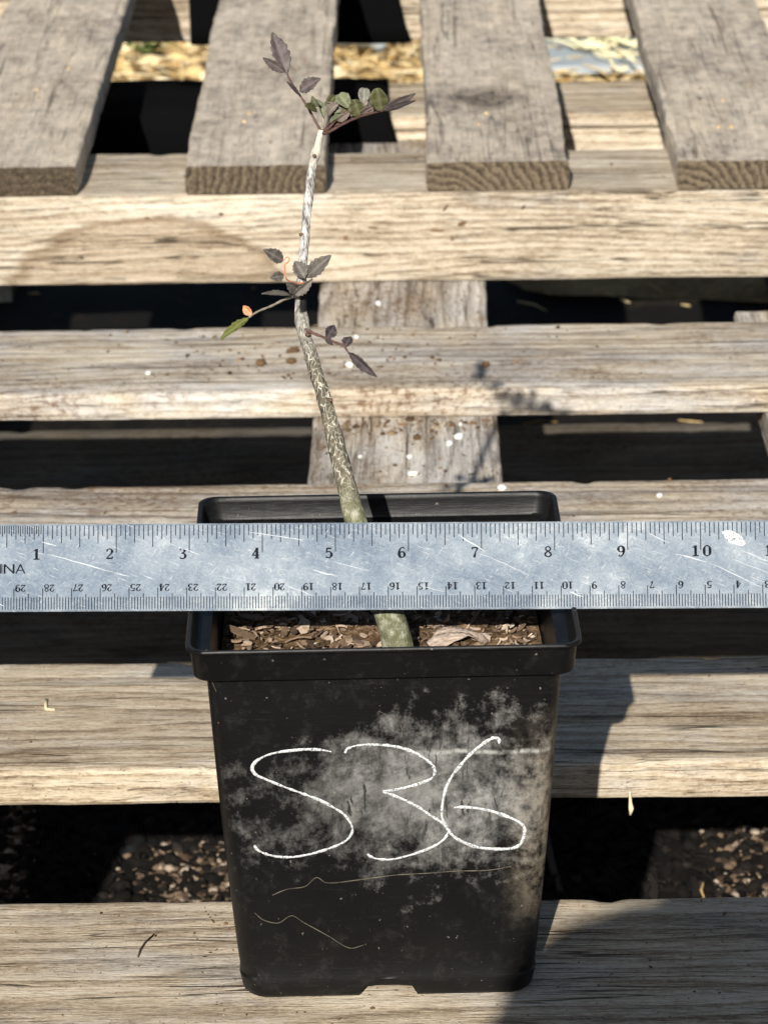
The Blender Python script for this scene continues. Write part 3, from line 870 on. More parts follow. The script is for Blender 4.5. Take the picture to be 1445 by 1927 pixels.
TWIGS={
    'tip': ([(-0.0191,0.0437,0.2965),(-0.0216,0.0452,0.3008),(-0.0238,0.0463,0.3047),(-0.0260,0.0473,0.3080),(-0.0295,0.0488,0.3133),(-0.0306,0.0494,0.3157)],0.00037),
    'main': ([(-0.0187,0.0434,0.2959),(-0.0170,0.0407,0.2966),(-0.0101,0.0336,0.3023),(-0.0042,0.0269,0.3066),(0.0052,0.0145,0.3125)],0.00047),
    'second': ([(-0.0185,0.0435,0.2962),(-0.0166,0.0412,0.2978),(-0.0133,0.0395,0.3019),(-0.0091,0.0367,0.3060),(-0.0068,0.0350,0.3072)],0.00037),
    'third': ([(-0.0187,0.0437,0.2965),(-0.0174,0.0441,0.2976),(-0.0153,0.0481,0.3003),(-0.0166,0.0488,0.3030),(-0.0179,0.0493,0.3048)],0.00028),
    'upright': ([(-0.0187,0.0438,0.2969),(-0.0182,0.0464,0.2985),(-0.0185,0.0498,0.3027),(-0.0177,0.0515,0.3051),(-0.0170,0.0529,0.3066)],0.00037),
    'cross': ([(-0.0174,0.0437,0.2965),(-0.0141,0.0425,0.2988),(-0.0094,0.0394,0.3015),(-0.0054,0.0363,0.3047)],0.00037),
    'orange': ([(-0.0256,0.0219,0.2477),(-0.0285,0.0192,0.2485),(-0.0312,0.0161,0.2508),(-0.0317,0.0149,0.2529),(-0.0320,0.0161,0.2561),(-0.0307,0.0166,0.2574),(-0.0303,0.0170,0.2583),(-0.0312,0.0172,0.2588),(-0.0321,0.0168,0.2580),(-0.0327,0.0167,0.2576)],0.00022),
    'left': ([(-0.0277,0.0229,0.2426),(-0.0322,0.0172,0.2433),(-0.0368,0.0111,0.2430),(-0.0412,0.0051,0.2432),(-0.0442,0.0009,0.2426)],0.00042),
    'right': ([(-0.0255,0.0165,0.2322),(-0.0225,0.0142,0.2316),(-0.0187,0.0118,0.2308),(-0.0149,0.0093,0.2299),(-0.0119,0.0070,0.2294),(-0.0099,0.0041,0.2276)],0.00034),
}
path = smooth_path([tuple(p) + (r,) for p, r in [((0.0075, -0.0228, 0.1080), 0.0064)] + STEM], 12)
NS = 22
V, F = [], []
for i, p in enumerate(path):
    a = path[max(i - 1, 0)][:3]; b = path[min(i + 1, len(path) - 1)][:3]
    d = Vector(b - a).normalized()
    e1 = d.cross(Vector((0, 1, 0))).normalized(); e2 = d.cross(e1)
    for k in range(NS):
        an = 2 * math.pi * k / NS
        zz = p[2]
        bark = min(1, max(0, (zz - 0.17) / 0.02))
        rg = 1 + bark * 0.34 * (float(vnoise(np.array(k * 1.1), np.array(zz * 170 + k * 0.3), 31)) - 0.5) + 0.07 * (float(vnoise(np.array(k * 0.5), np.array(zz * 160), 32)) - 0.5)
        node = 0.18 * math.exp(-((zz - 0.2895) / 0.0012) ** 2) + 0.22 * math.exp(-((zz - 0.2345) / 0.002) ** 2) + 0.14 * math.exp(-((zz - 0.231) / 0.0016) ** 2) + 0.10 * math.exp(-((zz - 0.262) / 0.0012) ** 2)
        rad = p[3] * (rg + node) * (1 - 0.15 * math.exp(-((zz - 0.207) / 0.018) ** 2))
        V.append(Vector(p[:3]) + (e1 * math.cos(an) + e2 * math.sin(an)) * rad)
for i in range(len(path) - 1):
    for k in range(NS): F.append((i * NS + k, i * NS + (k + 1) % NS, (i + 1) * NS + (k + 1) % NS, (i + 1) * NS + k))
F.append(tuple(range((len(path) - 1) * NS, len(path) * NS)))
t = NT('sapling_bark')
P = t.coord('Object')
q = t.sep(P)
nz = t.noise(P, 260.0, 4.0, 0.6)
Pd = t.vmath('ADD', t.scale(P, (1, 1, 0.12)), t.scale(t.noise(P, 300.0, 2.0, color=True), (0.0016, 0.0016, 0.0016)))
ve = t.voronoi(Pd, 720.0)
net = t.math('MULTIPLY', t.math('SUBTRACT', 1.0, t.step(ve, 0.02, 0.10)), t.step(t.noise(P, 500.0, 3.0), 0.36, 0.55))
green = t.ramp(nz, [(0.3, (0.09, 0.092, 0.050)), (0.5, (0.17, 0.172, 0.105)), (0.68, (0.40, 0.40, 0.31))])
mid = t.mix(net, t.ramp(nz, [(0.3, (0.055, 0.048, 0.033)), (0.7, (0.17, 0.152, 0.110))]), (0.55, 0.525, 0.44))
st = t.noise(t.scale(P, (900, 900, 170)), 1.0, 3.0, 0.6)
white = t.ramp(st, [(0.34, (0.08, 0.075, 0.07)), (0.47, (0.34, 0.33, 0.315)), (0.60, (0.56, 0.55, 0.53))])
creamc = t.ramp(nz, [(0.3, (0.36, 0.33, 0.26)), (0.6, (0.60, 0.565, 0.475))])
zz = t.math('ADD', q[2], t.math('MULTIPLY', t.math('SUBTRACT', nz, 0.5), 0.010))
zz = t.math('ADD', zz, SZ)      # local frame starts at the foot of the stem
col = t.mix(t.step(zz, 0.176, 0.188), green, mid)
col = t.mix(t.step(zz, 0.220, 0.256), col, white)
col = t.mix(t.step(zz, 0.2860, 0.2885), col, creamc)
zr = t.math('ADD', q[2], SZ)
scar = t.math('MULTIPLY', t.step(zr, 0.2372, 0.2378), t.math('SUBTRACT', 1.0, t.step(zr, 0.2455, 0.2462)))
scar = t.math('MULTIPLY', scar, t.step(t.math('ADD', q[0], t.math('MULTIPLY', nz, 0.002)), -0.0333, -0.0325))
col = t.mix(scar, col, (0.012, 0.012, 0.014))
hb = t.math('ADD', t.math('MULTIPLY', net, 0.8), nz)
M_STEM = t.out(col, 0.85, t.bump(hb, 0.6, 0.0006), spec=0.2)
V = [v - Vector((0.0065, -0.022, SZ)) for v in V]
o = mesh_obj('stem', V, F, M_STEM, sap, smooth=180)

M_TWIG = simple('pinkish_twig', (0.105, 0.058, 0.050), 0.7, 0.35, 400)
M_TWIGO = simple('orange_petiole', (0.55, 0.20, 0.09), 0.7, 0.25, 400)
M_TWIGG = simple('grey_twig', (0.26, 0.23, 0.18), 0.75, 0.4, 400)
for nm, (pts, r) in TWIGS.items():
    pp = smooth_path(pts, 6)
    rad = [r * (1.5 if nm == 'right' else 1.15) * (1.15 - 0.45 * i / (len(pp) - 1)) * (1 + 0.12 * math.sin(i * 1.7)) for i in range(len(pp))]
    V, F = tube(pp, rad, 8)
    m = {'orange': M_TWIGO, 'left': M_TWIGG, 'upright': M_TWIGG}.get(nm, M_TWIG)
    adopt(mesh_obj('twig', V, F, m, smooth=180), sap)


def leaf_mat(name, col, col2):
    t = NT(name)
    g = t.coord('Generated')
    P = t.coord('Object')
    n = t.noise(P, 420.0, 4.0, 0.6)
    uvx = t.n.new('ShaderNodeAttribute'); uvx.attribute_name = 'vein'
    c = t.ramp(n, [(0.3, col), (0.7, col2)])
    c = t.mix(t.math('MULTIPLY', uvx.outputs['Fac'], 0.30), c, tuple(min(1, x * 1.9 + 0.05) for x in col2))
    m = t.out(c, 0.55, t.bump(n, 0.4, 0.0006), spec=0.35)
    return m


LM = {'purple': leaf_mat('purple_leaf', (0.050, 0.039, 0.039), (0.112, 0.092, 0.088)),
      'purple_dark': leaf_mat('dark_purple_leaf', (0.024, 0.017, 0.019), (0.055, 0.043, 0.044)),
      'olive': leaf_mat('olive_leaf', (0.045, 0.047, 0.018), (0.088, 0.090, 0.038)),
      'dull_green': leaf_mat('dull_green_leaf', (0.06, 0.068, 0.036), (0.15, 0.16, 0.10)),
      'pale_green': leaf_mat('pale_green_leaf', (0.095, 0.105, 0.055), (0.175, 0.185, 0.11)),
      'grey_green': leaf_mat('grey_green_leaf', (0.12, 0.115, 0.092), (0.23, 0.22, 0.18)),
      'grey': leaf_mat('grey_leaf', (0.055, 0.048, 0.042), (0.125, 0.112, 0.098)),
      'orange': leaf_mat('orange_leaf', (0.36, 0.15, 0.06), (0.55, 0.27, 0.14)),
      'leaf_green': leaf_mat('green_leaf', (0.075, 0.085, 0.018), (0.16, 0.17, 0.05)),
      'brown_grey': leaf_mat('brown_grey_leaf', (0.11, 0.085, 0.072), (0.21, 0.175, 0.15))}
LABELS = {'orange': 'withered orange leaf', 'leaf_green': 'green tipped leaf on the lowest left twig', 'pale_green': 'pale green leaf'}


def leaf(kind, base, tip, width, nrm, curl, seed):
    b, tp = Vector(base), Vector(tip)
    ax = tp - b; L = ax.length; ax.normalize()
    n = Vector(nrm); n = (n - ax * n.dot(ax)).normalized()
    sd = n.cross(ax).normalized()
    rnd = random.Random(seed)
    nu, nv = 19, 7
    roundish = kind in ('olive', 'pale_green', 'grey_green')
    V, F, vein = [], [], []
    for i in range(nu):
        u = i / (nu - 1)
        if roundish: pr = math.sin(math.pi * min(1, u * 0.93 + 0.03)) ** 0.62 * (0.75 + 0.35 * u)
        else: pr = math.sin(math.pi * min(1, u ** 0.85 * 0.97 + 0.02)) ** 0.85
        ser = 1 + (0.0 if roundish else 0.10) * ((i % 3) - 1) * (1 if i not in (0, nu - 1) else 0) + rnd.uniform(-0.03, 0.03)
        for j in range(nv):
            v = j / (nv - 1) * 2 - 1
            w = width / 2 * pr * (ser if abs(v) > 0.8 else 1)
            p = b + ax * (L * (u + (0.03 if abs(v) > 0.8 else 0) * (0 if roundish else 1) * (1 - u)))
            p = p + sd * (v * w) + n * (abs(v) ** 1.5 * w * (0.25 + curl) - curl * L * 0.45 * (u - 0.35) ** 2 + 0.035 * width * math.sin(u * 17 + seed) * abs(v))
            V.append(p)
            side_vein = max(0.0, 1 - abs(((u * 6 - abs(v) * 1.2) % 1.0) - 0.5) * 6) * 0.5
            vein.append(max(1.0 if j == nv // 2 else 0.0, side_vein))
    for i in range(nu - 1):
        for j in range(nv - 1): F.append((i * nv + j, i * nv + j + 1, (i + 1) * nv + j + 1, (i + 1) * nv + j))
    o = mesh_obj('leaf', V, F, LM[kind], smooth=180)
    at = o.data.attributes.new('vein', 'FLOAT', 'POINT')
    at.data.foreach_set('value', vein)
    md = o.modifiers.new('thickness', 'SOLIDIFY'); md.thickness = 0.00022; md.offset = 0
    if kind in LABELS: o['label'] = LABELS[kind]
    return adopt(o, sap)


for i, lf in enumerate(LEAVES):
    leaf(lf[0], lf[1], lf[2], lf[3] * 1.04, lf[4], lf[5], seed=i + 3)
# buds on the stem
M_BUD = simple('brown_bud', (0.12, 0.07, 0.05), 0.8, 0.4, 600)
for c_, r_ in (((-0.0263, 0.0302, 0.2630), 0.0010), ((-0.0246, 0.0150, 0.2312), 0.0011), ((-0.0214, 0.0390, 0.2890), 0.0008), ((-0.0167, 0.0030, 0.2110), 0.0009)):
    V, F = lump((c_[0], c_[1] - 0.0008, c_[2] - r_ * 0.5), r_, R_, 0.9)
    adopt(mesh_obj('bud', V, F, M_BUD, smooth=180), sap)

# ------------------------------------------------------------------ the steel ruler
YR, TILT, X0, RZ, RYAW = -0.03627, 0.51515, 0.00753, -0.00728, 0.00229
ax = Vector((math.cos(RYAW), math.sin(RYAW), RZ)).normalized()
ay = Vector((0, math.sin(TILT), math.cos(TILT)))
ay = (ay - ax * ay.dot(ax)).normalized()
az = ax.cross(ay)
xi = X0 - 0.15
org = Vector((xi, YR + xi * RYAW, H + RZ * xi + 0.0003))
rul = empty('steel_ruler', org)
rul.matrix_world = Matrix((( ax.x, ay.x, az.x, org.x), (ax.y, ay.y, az.y, org.y), (ax.z, ay.z, az.z, org.z), (0, 0, 0, 1)))
tag(rul, 'scratched steel ruler laid across the rim of the black pot', 'ruler')
t = NT('scratched_steel')
P = t.coord('Object')
n1 = t.noise(P, 55.0, 4.0, 0.6, 0.6)
n2 = t.noise(P, 520.0, 6.0, 0.78, 1.6)
n3 = t.noise(t.scale(P, (120, 1500, 1)), 1.0, 3.0, 0.6)
rot = t.n.new('ShaderNodeVectorRotate'); rot.rotation_type = 'Z_AXIS'; t.link(P, rot.inputs['Vector']); rot.inputs['Angle'].default_value = 0.36
n4 = t.noise(t.scale(rot.outputs[0], (160, 2600, 1)), 1.0, 2.0, 0.5)
rot2 = t.n.new('ShaderNodeVectorRotate'); rot2.rotation_type = 'Z_AXIS'; t.link(P, rot2.inputs['Vector']); rot2.inputs['Angle'].default_value = -0.9
n5 = t.noise(t.scale(rot2.outputs[0], (260, 2300, 1)), 1.0, 2.0, 0.5)
n0 = t.noise(t.scale(P, (16, 30, 1)), 1.0, 4.0, 0.6, 0.5)
f = t.math('ADD', t.math('ADD', t.math('MULTIPLY', n1, 0.32), t.math('MULTIPLY', n2, 0.36)), t.math('MULTIPLY', n0, 0.36))
scr = t.math('MAXIMUM', t.step(n4, 0.60, 0.68), t.step(n5, 0.63, 0.70))
col = t.ramp(f, [(0.36, (0.060, 0.082, 0.118)), (0.47, (0.135, 0.172, 0.220)), (0.57, (0.235, 0.275, 0.315)), (0.68, (0.50, 0.53, 0.54))])
col = t.mix(t.math('MULTIPLY', scr, 0.42), col, (0.60, 0.63, 0.65))
rough = t.math('ADD', 0.56, t.math('MULTIPLY', f, 0.2))
hb = t.math('ADD', t.math('ADD', n2, t.math('MULTIPLY', n3, 0.5)), t.math('MULTIPLY', scr, 0.6))
M_STEEL = t.out(col, rough, t.bump(hb, 0.35, 0.0004), metallic=0.35, spec=0.4)
M_INK = simple('ruler_ink', (0.010, 0.012, 0.017), 0.9, 0.5, 900, spec=0.08)
RW = 0.0305
RL = 12.02 * 0.0254
V, F = box(0, 0, 0, 0, 0, 0)
b = 0.00035
V = []
for (x0, x1, y0, y1, z) in ((0, RL, 0, RW, -0.0011), (0, RL, 0, RW, -0.0002), (b, RL - b, b * 1.6, RW - b * 1.6, 0.0)):
    V += [(x0, y0, z), (x1, y0, z), (x1, y1, z), (x0, y1, z)]
F = [(3, 2, 1, 0), (8, 9, 10, 11)]
for k in (0, 4):
    for i in range(4): F.append((k + i, k + (i + 1) % 4, k + 4 + (i + 1) % 4, k + 4 + i))
mesh_obj('blade', V, F, M_STEEL, rul)
ZI = 0.00003


def flat_quad(s, x, y0, y1, w): s.add([(x - w / 2, y0, ZI), (x + w / 2, y0, ZI), (x + w / 2, y1, ZI), (x - w / 2, y1, ZI)], [(0, 1, 2, 3)])


s = Soup()
for k in range(0, 12 * 32 + 1):
    fine = k <= 32
    if not fine and k % 2: continue
    x = k / 32 * 0.0254
    if x < 0.0006: continue
    ln = 0.0096 if k % 32 == 0 else 0.0076 if k % 16 == 0 else 0.0062 if k % 8 == 0 else 0.0049 if k % 4 == 0 else 0.0037 if k % 2 == 0 else 0.0029
    flat_quad(s, x, RW - 0.0005 - ln, RW - 0.0005, 0.00030)
s.obj('inch_graduations', M_INK, rul)
s = Soup()
for k in range(1, 303):
    x = RL - k * 0.001
    ln = 0.0074 if k % 10 == 0 else 0.0055 if k % 5 == 0 else 0.0043
    flat_quad(s, x, 0.0007, 0.0007 + ln, 0.00029)
s.obj('centimetre_graduations', M_INK, rul)

TK, TN = 0.23, 0.11
GLYPH = {
    '0': [([(.31, 0), (.13, .1), (.07, .3), (.07, .7), (.13, .9), (.31, 1), (.49, .9), (.55, .7), (.55, .3), (.49, .1), (.31, 0)], [TN, .12, TK, TK, .12, TN, .12, TK, TK, .12, TN])],
    '1': [([(.31, 0), (.31, 1)], [TK, TK]), ([(.31, .97), (.22, .88), (.1, .84)], [TN, TN, TN]), ([(.08, .02), (.54, .02)], [TN, TN])],
    '2': [([(.1, .76), (.14, .92), (.31, .99), (.48, .9), (.52, .73), (.44, .54), (.24, .3), (.08, .08)], [.15, .1, TN, .13, TK, .14, .1, TN]), ([(.07, .07), (.5, .07), (.57, .22)], [.15, .15, TN])],
    '3': [([(.09, .84), (.2, .98), (.38, .97), (.48, .82), (.42, .62), (.24, .54)], [.1, TN, .1, TK, .12, TN]), ([(.24, .54), (.46, .46), (.54, .27), (.44, .06), (.24, .01), (.09, .11)], [TN, .13, TK, .13, TN, .14])],
    '4': [([(.41, .98), (.05, .3), (.58, .3)], [TN, TN, .1]), ([(.42, 1), (.42, 0)], [TK, TK]), ([(.26, .02), (.56, .02)], [TN, TN])],
    '5': [([(.52, .93), (.17, .93), (.12, .54)], [.15, .15, TN]), ([(.12, .55), (.3, .63), (.48, .53), (.54, .3), (.43, .06), (.23, .01), (.09, .1)], [TN, .1, .14, TK, .13, TN, .14])],
    '6': [([(.5, .9), (.36, .99), (.16, .82), (.08, .45), (.13, .13), (.31, .0), (.48, .1), (.54, .3), (.46, .51), (.3, .57), (.12, .42)], [.13, TN, .13, TK, TK, TN, .14, TK, .13, TN, TN])],
    '7': [([(.08, .78), (.1, .92), (.56, .92), (.36, .5), (.26, 0)], [TN, .14, .14, .1, TK])],
    '8': [([(.31, .54), (.14, .67), (.13, .87), (.31, .99), (.49, .87), (.48, .67), (.31, .54), (.09, .34), (.1, .12), (.31, 0), (.53, .12), (.53, .34), (.31, .54)], [.12, .12, .12, TN, .12, .12, .12, .15, .14, TN, .14, .15, .12])],
    'C': [([(.56, .82), (.42, .98), (.22, .96), (.08, .72), (.08, .3), (.22, .04), (.42, .02), (.56, .2)], [.1] * 8)],
    'H': [([(.08, 0), (.08, 1)], [.1, .1]), ([(.54, 0), (.54, 1)], [.1, .1]), ([(.08, .52), (.54, .52)], [.1, .1])],
    'I': [([(.2, 0), (.2, 1)], [.1, .1])],
    'N': [([(.08, 0), (.08, 1), (.54, 0), (.54, 1)], [.1, .1, .1, .1])],
    'A': [([(.02, 0), (.31, 1), (.6, 0)], [.1, .1, .1]), ([(.12, .34), (.5, .34)], [.1, .1])]}
GLYPH['9'] = [([(.62 - x, 1 - y) for x, y in GLYPH['6'][0][0]], GLYPH['6'][0][1])]


def glyph(s, ch, x, y, h, flip=False, wx=1.0, layer=0):
    for pi, (pts, ws) in enumerate(GLYPH[ch]):
        if ch in '02356898C9' and len(pts) > 4: pw = smooth_path([(a, b_, w) for (a, b_), w in zip(pts, ws)], 3)
        else: pw = [np.array((a, b_, w)) for (a, b_), w in zip(pts, ws)]
        for i in range(len(pw) - 1):
            p0, p1 = pw[i], pw[i + 1]
            d = (p1 - p0)[:2]; L = math.hypot(*d) or 1
            n_ = np.array((-d[1], d[0])) / L
            ext = d / L * 0.03
            qd = [p0[:2] - ext + n_ * p0[2] / 2, p0[:2] - ext - n_ * p0[2] / 2, p1[:2] + ext - n_ * p1[2] / 2, p1[:2] + ext + n_ * p1[2] / 2]
            zz = ZI + 0.000002 * ((i % 7) + 8 * pi)
            vv = []
            for a in qd:
                gx_, gy_ = a[0] * h * wx, a[1] * h
                vv.append((x - gx_, y - gy_, zz) if flip else (x + gx_, y + gy_, zz))
            s.add(vv, [(0, 1, 2, 3)])


for k in range(1, 12):
    s = Soup()
    x = k * 0.0254
    tx = str(k)
    hgt = 0.0036
    if len(tx) == 1: glyph(s, tx, x - 0.0036, 0.0182, hgt, wx=1.15)
    else:
        glyph(s, tx[0], x - 0.0031, 0.0182, hgt, wx=1.15); glyph(s, tx[1], x + 0.0009, 0.0182, hgt, wx=1.15)
    s.obj('inch_numeral', M_INK, rul)
for k in range(1, 31):
    s = Soup()
    x = RL - k * 0.01
    tx = str(k)
    # upside down for this side: reads from the other edge
    h2 = 0.0024
    if len(tx) == 2:
        glyph(s, tx[0], x + 0.0041, 0.0094, h2, True, 1.15); glyph(s, tx[1], x + 0.0022, 0.0094, h2, True, 1.15)
    else: glyph(s, tx[0], x + 0.0024, 0.0094, h2, True, 1.15)
    s.obj('centimetre_numeral', M_INK, rul)
s = Soup()
for ch, x_, w_ in (('C', 0.0024, 2.0), ('H', 0.0067, 2.2), ('I', 0.0103, 1.2), ('N', 0.01145, 2.2), ('A', 0.0159, 1.65)):
    glyph(s, ch, x_, 0.0134, 0.0031, wx=w_)
s.obj('lettering', M_INK, rul)
# long bright scratches and a dab of white paint
M_SCR = simple('bright_scratch', (0.46, 0.49, 0.51), 0.7, 0.15, 500)
SCR = [((0.0270, 0.0200), (0.0500, 0.0135), .0005), ((0.0500, 0.0135), (0.0555, 0.0121), .0004), ((0.0250, 0.0244), (0.0300, 0.0229), .0006), ((0.0960, 0.0275), (0.1160, 0.0245), .0004), ((0.1190, 0.0140), (0.1275, 0.0118), .0007),
       ((0.1260, 0.0170), (0.1390, 0.0135), .0003), ((0.1090, 0.0090), (0.1200, 0.0048), .0003), ((0.1700, 0.0260), (0.1790, 0.0200), .0007), ((0.1800, 0.0185), (0.1940, 0.0120), .0003),
       ((0.2450, 0.0190), (0.2560, 0.0160), .0006), ((0.2570, 0.0158), (0.2740, 0.0075), .0004), ((0.2660, 0.0210), (0.2800, 0.0150), .0003), ((0.2650, 0.0170), (0.2780, 0.0118), .0003),
       ((0.2360, 0.0262), (0.2430, 0.0228), .0004), ((0.0720, 0.0225), (0.0800, 0.0196), .0004), ((0.1560, 0.0085), (0.1650, 0.0060), .0003), ((0.2080, 0.0060), (0.2130, 0.0040), .0006), ((0.0080, 0.0035), (0.0120, 0.0020), .0005)]
for i, (a, b_, w) in enumerate(SCR):
    a = np.array(a); b_ = np.array(b_); d = b_ - a; L = np.hypot(*d); n_ = np.array((-d[1], d[0])) / L
    V, F = [], []
    for k in range(9):
        u = k / 8
        p = a + d * u + n_ * 0.0004 * (float(vnoise(np.array(u * 5), np.array(i * 2.2), 8)) - .5)
        ww = w * 0.32 * math.sin(math.pi * (0.08 + 0.84 * u)) * (0.6 + 0.8 * float(vnoise(np.array(u * 12), np.array(i * 3.2), 9)))
        V += [tuple(p - n_ * ww) + (0.00006,), tuple(p + n_ * ww) + (0.00006,)]
    for k in range(8): F.append((2 * k, 2 * k + 2, 2 * k + 3, 2 * k + 1))
    mesh_obj('scratch', V, F, M_SCR, rul)
V, F = [(0.2655, 0.0243, 0.00025)], []
nn = 40
for k in range(nn):
    a = 2 * math.pi * k / nn
    r_ = 1 + 0.35 * (float(vnoise(np.array(k * 0.6), np.array(1.5), 77)) - 0.5)
    V.append((0.2655 + 0.0040 * r_ * math.cos(a) - 0.0008 * math.sin(a), 0.0243 + 0.0025 * r_ * math.sin(a) - 0.0012 * math.cos(a), 0.00005))
for k in range(nn): F.append((0, 1 + k, 1 + (k + 1) % nn))
mesh_obj('paint_spot', V, F, M_PAINT, rul, smooth=180)

# ------------------------------------------------------------------ litter on the boards
M_PERL = simple('white_perlite', (0.80, 0.79, 0.74), 0.9, 0.08, 900, bump=0.4)
PER = [((-0.0052, 0.7443, -0.0172), .0021, 'beam'), ((-0.0173, 0.6402, 0), .0018, 'back'), ((-0.0207, 0.5943, 0), .0026, 'back'), ((-0.1310, 0.5854, 0), .0018, 'lone'),
       ((0.0397, 0.5478, -0.0172), .0017, 's'), ((0.0385, 0.5294, -0.0172), .0026, 's'), ((0.0332, 0.5205, -0.0172), .0023, 's'), ((0.0136, 0.4784, -0.0172), .0025, 's'), ((0.0118, 0.5032, -0.0172), .0015, 's'),
       ((-0.0140, 0.5040, -0.0172), .0012, 's'), ((0.0575, 0.4179, 0), .0024, 'rim'), ((0.1355, 0.4061, 0), .0018, 'right')]
PL = ['white perlite crumb on the grey stringer just below the cream beam', 'white perlite crumb above the purple leaves of the right twig', 'largest white perlite crumb on the dirty board, under the right twig',
      'lone white perlite crumb on the dirty board left of the stem', 'topmost white perlite crumb on the stringer behind the pot, against the board edge', 'largest white perlite crumb of the cluster on the stringer behind the pot',
      'left white perlite crumb of the cluster on the stringer behind the pot', 'lowest white perlite crumb on the stringer, closest to the pot', 'small white perlite crumb in the middle of the stringer behind the pot',
      'tiny white perlite crumb on the stringer beside the stem', 'white perlite crumb touching the far rim of the pot', 'white perlite crumb on the board above the ruler 9 mark']
for (p, r, k), lb in zip(PER, PL):
    V, F = lump((0, 0, 0), r, R_, 0.75)
    o = mesh_obj('perlite_crumb', V, F, M_PERL, smooth=70)
    o.location = p
    tag(o, lb, 'perlite', 'perlite crumbs spilled on the boards')

M_CRUMB = bark_mat('soil_crumb', [(0.1, (0.030, 0.018, 0.010)), (0.45, (0.095, 0.055, 0.028)), (0.8, (0.20, 0.125, 0.065)), (0.97, (0.48, 0.38, 0.24))])
sp = Soup()
rr = random.Random(31)


def strew(n, xr, yr, z, smin, smax, cx=None, sx=None):
    for _ in range(n):
        x = rr.gauss(cx, sx) if cx is not None else rr.uniform(*xr)
        y = rr.uniform(*yr)
        s_ = smin + (smax - smin) * rr.random() ** 3
        if rr.random() < 0.25: sp.add(*chip((x, y, z + 0.0005), s_ * 2.4, s_ * 0.6, 0.0005, rr, 0.2))
        else: sp.add(*lump((x, y, z - s_ * 0.2), s_, rr, 0.6))


strew(210, None, (0.572, 0.655), 0.0, 0.0004, 0.0017, -0.03, 0.07)
strew(70, (-0.24, 0.22), (0.565, 0.655), 0.0, 0.0003, 0.0010)
strew(110, (-0.20, 0.20), (0.34, 0.425), 0.0, 0.0003, 0.0014)
strew(120, (-0.036, 0.055), (0.43, 0.555), -0.0172, 0.0004, 0.0016)
strew(80, (-0.036, 0.055), (0.535, 0.557), -0.0172, 0.0006, 0.0026)
strew(70, (-0.036, 0.055), (0.665, 0.775), -0.0172, 0.0004, 0.0014)
strew(70, (-0.17, 0.17), (0.13, 0.222), 0.0, 0.0003, 0.0010)
strew(150, (-0.155, 0.15), (-0.072, 0.014), 0.0, 0.0003, 0.0010)
strew(60, (-0.075, -0.045), (-0.07, 0.012), 0.0, 0.0003, 0.0009)
strew(50, (-0.23, 0.23), (0.79, 0.86), 0.0402, 0.0003, 0.0012)
for x0, x1, _ in UPB[:4]: strew(26, (x0 + .01, x1 - .01), (0.80, 1.2), TOPZ, 0.0004, 0.0013)
for (x_, z_, l_, w_) in ((0.083, 0.030, 0.006, 0.0022), (0.046, 0.020, 0.008, 0.003), (0.030, 0.016, 0.010, 0.002), (-0.008, 0.018, 0.007, 0.0016), (0.036, 0.030, 0.006, 0.0015), (-0.025, 0.012, 0.0035, 0.0035), (0.040, 0.010, 0.003, 0.002), (-0.145, 0.026, 0.004, 0.002), (-0.10, 0.028, 0.003, 0.002)):
    a_ = rr.uniform(-0.3, 0.3) if l_ != 0.006 else 0.9
    V, F = [], []
    for k in range(9):
        an = 2 * math.pi * k / 9; rk = rr.uniform(0.75, 1.1)
        dx, dz = l_ / 2 * rk * math.cos(an), w_ / 2 * rk * math.sin(an)
        V.append((x_ + dx * math.cos(a_) - dz * math.sin(a_), 0.7846, z_ + dx * math.sin(a_) + dz * math.cos(a_)))
    V.append((x_, 0.7836, z_))
    sp.add(V, [(k, (k + 1) % 9, 9) for k in range(9)])
o = sp.obj('soil_crumbs', M_CRUMB, smooth=60)
tag(o, 'scattered brown soil crumbs and bark flecks on the boards', 'soil crumbs', kind='stuff')

CL = [((-0.0529, 0.6189, 0), .0034, 'larger brown soil clump beside the stem on the dirty board'), ((-0.0530, 0.6020, 0), .0034, 'dark brown soil clump just below another on the dirty board'), ((-0.0700, 0.5992, 0), .0032, 'dark soil clump left of the paired clumps on the dirty board'),
      ((0.0545, 0.5925, 0), .0030, 'dark soil clump beside a leaf shadow on the dirty board'), ((0.0160, 0.5290, -0.0172), .0028, 'brown soil clump on the grey stringer board behind the pot'), ((0.1425, 0.4264, 0), .0018, 'small soil clump on the far edge of the board right of the pot')]
for p, r, lb in CL:
    V, F = lump((0, 0, 0), r, R_, 0.6)
    o = mesh_obj('soil_clump', V, F, M_CRUMB, smooth=70)
    o.location = p
    tag(o, lb, 'soil clump', 'soil clumps on the boards')

M_STRAWP = simple('pale_straw', (0.72, 0.60, 0.38), 0.7, 0.15, 200)
V, F = tube([(-0.1469, 0.1882, 0.0010), (-0.1468, 0.1840, 0.0010), (-0.1460, 0.1791, 0.0009), (-0.1440, 0.1787, 0.0009), (-0.1421, 0.1785, 0.0009)], [.0006, .0007, .0007, .0005, .0004], 6)
o = mesh_obj('straw_piece', V, F, M_STRAWP, smooth=180)
tag(o, 'bent pale straw piece on the board left of the pot', 'straw')
M_STICK = simple('dark_twig', (0.05, 0.035, 0.022), 0.9, 0.3, 300)
V, F = tube([(-0.0915, -0.0235, 0.0008), (-0.0910, -0.0190, 0.0012), (-0.0895, -0.0140, 0.0012), (-0.0868, -0.0077, 0.0008), (-0.0860, -0.0085, 0.0008)], [.0003, .0004, .0004, .0003, .0005], 5)
o = mesh_obj('fallen_twig', V, F, M_STICK, smooth=180)
tag(o, 'thin dark twig on the front board left of the pot', 'twig')
